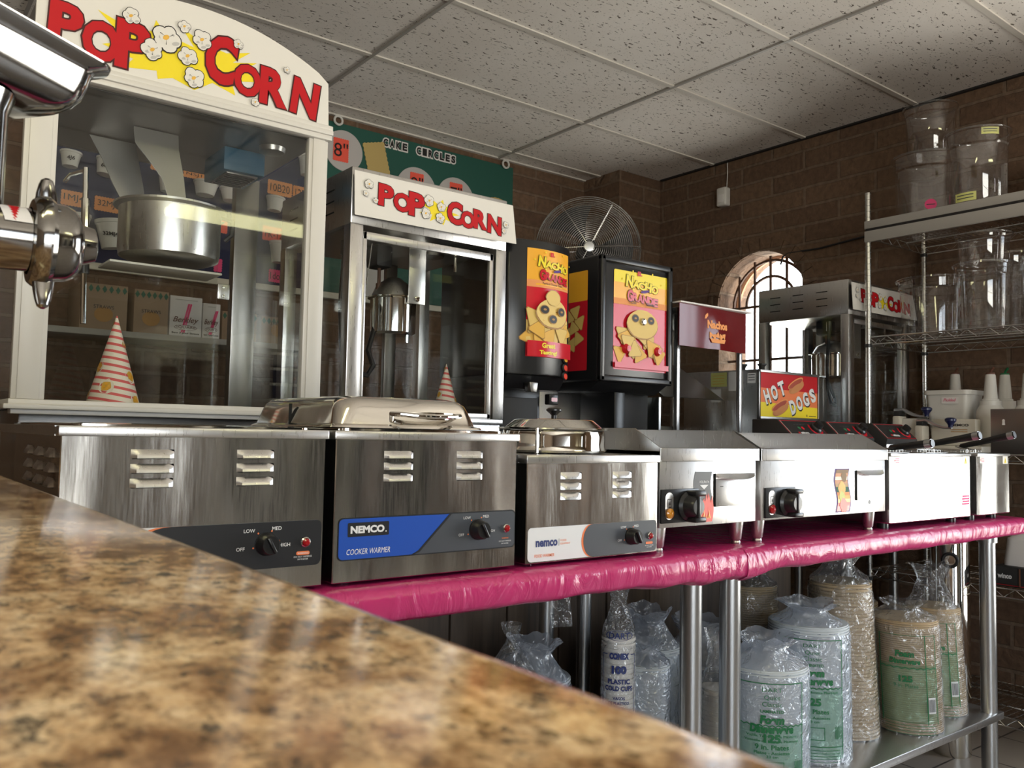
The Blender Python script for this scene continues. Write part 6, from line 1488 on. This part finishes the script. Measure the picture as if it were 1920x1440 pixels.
pack('plate_sleeve', 'sleeve of tan plates with green print, between the leaning stack and the table end', 'plate pack', (2.73, 1.42, ZS), .104, .35, .0065, 'kraft', .05, (-.03, .0), 9, 'film', printer=(kraft_print, .12))
pack('plate_sleeve', 'sleeve of tan plates nearest the right table leg, with a big crumpled film top', 'plate pack', (2.975, 1.44, ZS), .088, .345, .0065, 'kraft', .14, (.0, .02), 12, 'film', printer=(kraft_print, .0))
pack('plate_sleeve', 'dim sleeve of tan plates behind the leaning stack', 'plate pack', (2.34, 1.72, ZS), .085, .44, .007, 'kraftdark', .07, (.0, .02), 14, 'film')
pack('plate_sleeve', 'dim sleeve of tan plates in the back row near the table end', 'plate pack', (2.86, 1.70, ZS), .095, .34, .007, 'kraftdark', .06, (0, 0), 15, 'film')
pack('plate_sleeve', 'low milky sleeve of foam bowls behind the middle table legs', 'plate pack', (2.045, 1.70, ZS), .12, .25, .008, 'foamcup', .12, (0, 0), 18, 'milkfilm')
def green_script(mb, f, r, h):
    mb.text(f, 'Foam', .0, h * .80, .022, 'greenink', 2, w=.06, bold=.06, shear=.2); mb.text(f, 'Bowls', .0, h * .71, .022, 'greenink', 2, w=.07, bold=.06, shear=.2); wave(mb, f, -r * .7, r * .7, h * .64, 'greenink', n=14); mb.strip(f, -r * .8, r * .8, .02, h * .6, 'greentint', 0, 12)
pack('plate_sleeve', 'milky sleeve with green script between the cold cups and the middle legs', 'plate pack', (1.815, 1.70, ZS), .098, .32, .008, 'foamcup', .10, (0, 0), 21, 'milkfilm', printer=(green_script, -.1))
pack('cup_sleeve', 'clear sleeve of translucent cups seen between the two middle table legs', 'cup pack', (1.80, 1.44, ZS), .045, .27, .012, 'foamwhite', .14, (0, 0), 24, 'film', printer=None, group='plastic sleeves of cups under the table')
# tall sleeve of cold cups with blue print
def conex(mb, f, r, h):
    for i in range(24):
        a0, a1 = 2 * PI * i / 24, 2 * PI * (i + 1) / 24; q = lambda a, s: (.033 * s * math.cos(a), h * 1.0 + .012 * s * math.sin(a))
        mb._faces([f(*q(a0, 1), 2), f(*q(a1, 1), 2), f(*q(a1, .92), 2), f(*q(a0, .92), 2)], [(0, 1, 2, 3)], 'navy')
    for t_, v, hh, ww, b in (('DART', 1.0, .014, .048, .02), ('CONEX', .895, .015, .046, .07), ('100', .825, .019, .034, .06), ('PLASTIC', .765, .0115, .052, .04), ('COLD CUPS', .73, .0115, .066, .04), ('VASOS', .68, .007, .028, .03), ('DE PLASTICO', .655, .007, .048, .03), ('VERRES', .605, .007, .03, .03), ('EN PLASTIQUE', .58, .007, .05, .03)):
        mb.text(f, t_, 0, h * v, hh, 'navy', 3, w=ww, bold=b)
    for u in (-.042, .040): mb.strip(f, u, u + .0018, .05, h * .90, 'navy', 2, 1)
    for a, b in ((-.042, -.028), (.028, .0418)): mb.strip(f, a, b, h * .90, h * .904, 'navy', 2, 3)
pack('cup_sleeve', 'tall sleeve of white plastic cold cups with navy lettering', 'cup pack', (1.462, 1.46, ZS), .040, .445, .0115, 'foamwhite', .115, (0, 0), 27, 'film', .003, printer=(conex, .05), group='plastic sleeves of cups under the table')
pack('plate_sleeve', 'milky sleeve of small bowls just right of the cold cups', 'plate pack', (1.655, 1.56, ZS), .068, .33, .009, 'foamcup', .05, (0, 0), 31, 'milkfilm')
pack('plate_sleeve', 'milky crumpled sleeve of bowls just left of the cold cups', 'plate pack', (1.40, 1.70, ZS), .095, .30, .009, 'foamcup', .09, (0, 0), 33, 'milkfilm')
# knotted clear bag left of the legs
KB = thing('plastic_bag', 'clear plastic bag tied to a point, left of the cold cups', 'plastic bag', (1.21, 1.55, ZS))
def kb(p, a):
    f = p.z; w = 1 + .10 * noise.noise(V(math.cos(a) * 3, math.sin(a) * 3, f * 9)); return V(p.x * w, p.y * w, p.z)
MB().lathe([(0, 0), (.10, .003), (.118, .05), (.118, .24), (.10, .31), (.065, .36), (.026, .415), (.012, .438), (.010, .446), (.020, .462), (.024, .478)], (1.21, 1.55, ZS), 'film', 40, jit=kb).build('bag_film', KB)
MB().lathe(stackprof(.095, .20, .01, .004), (1.21, 1.55, ZS + .0005), 'foamwhite', 32).build('bag_contents', KB)
mb = MB(); mb.grid(lambda u, v: V(1.408 + .062 * u, 1.64 + .008 * math.sin(u * 5 + v * 4), .675 + .184 * v), 10, 14, 'film')
tag(mb.build('plastic_scrap', sharp=180), 'loose strip of clear film hanging from the underside of the left table', 'plastic scrap')
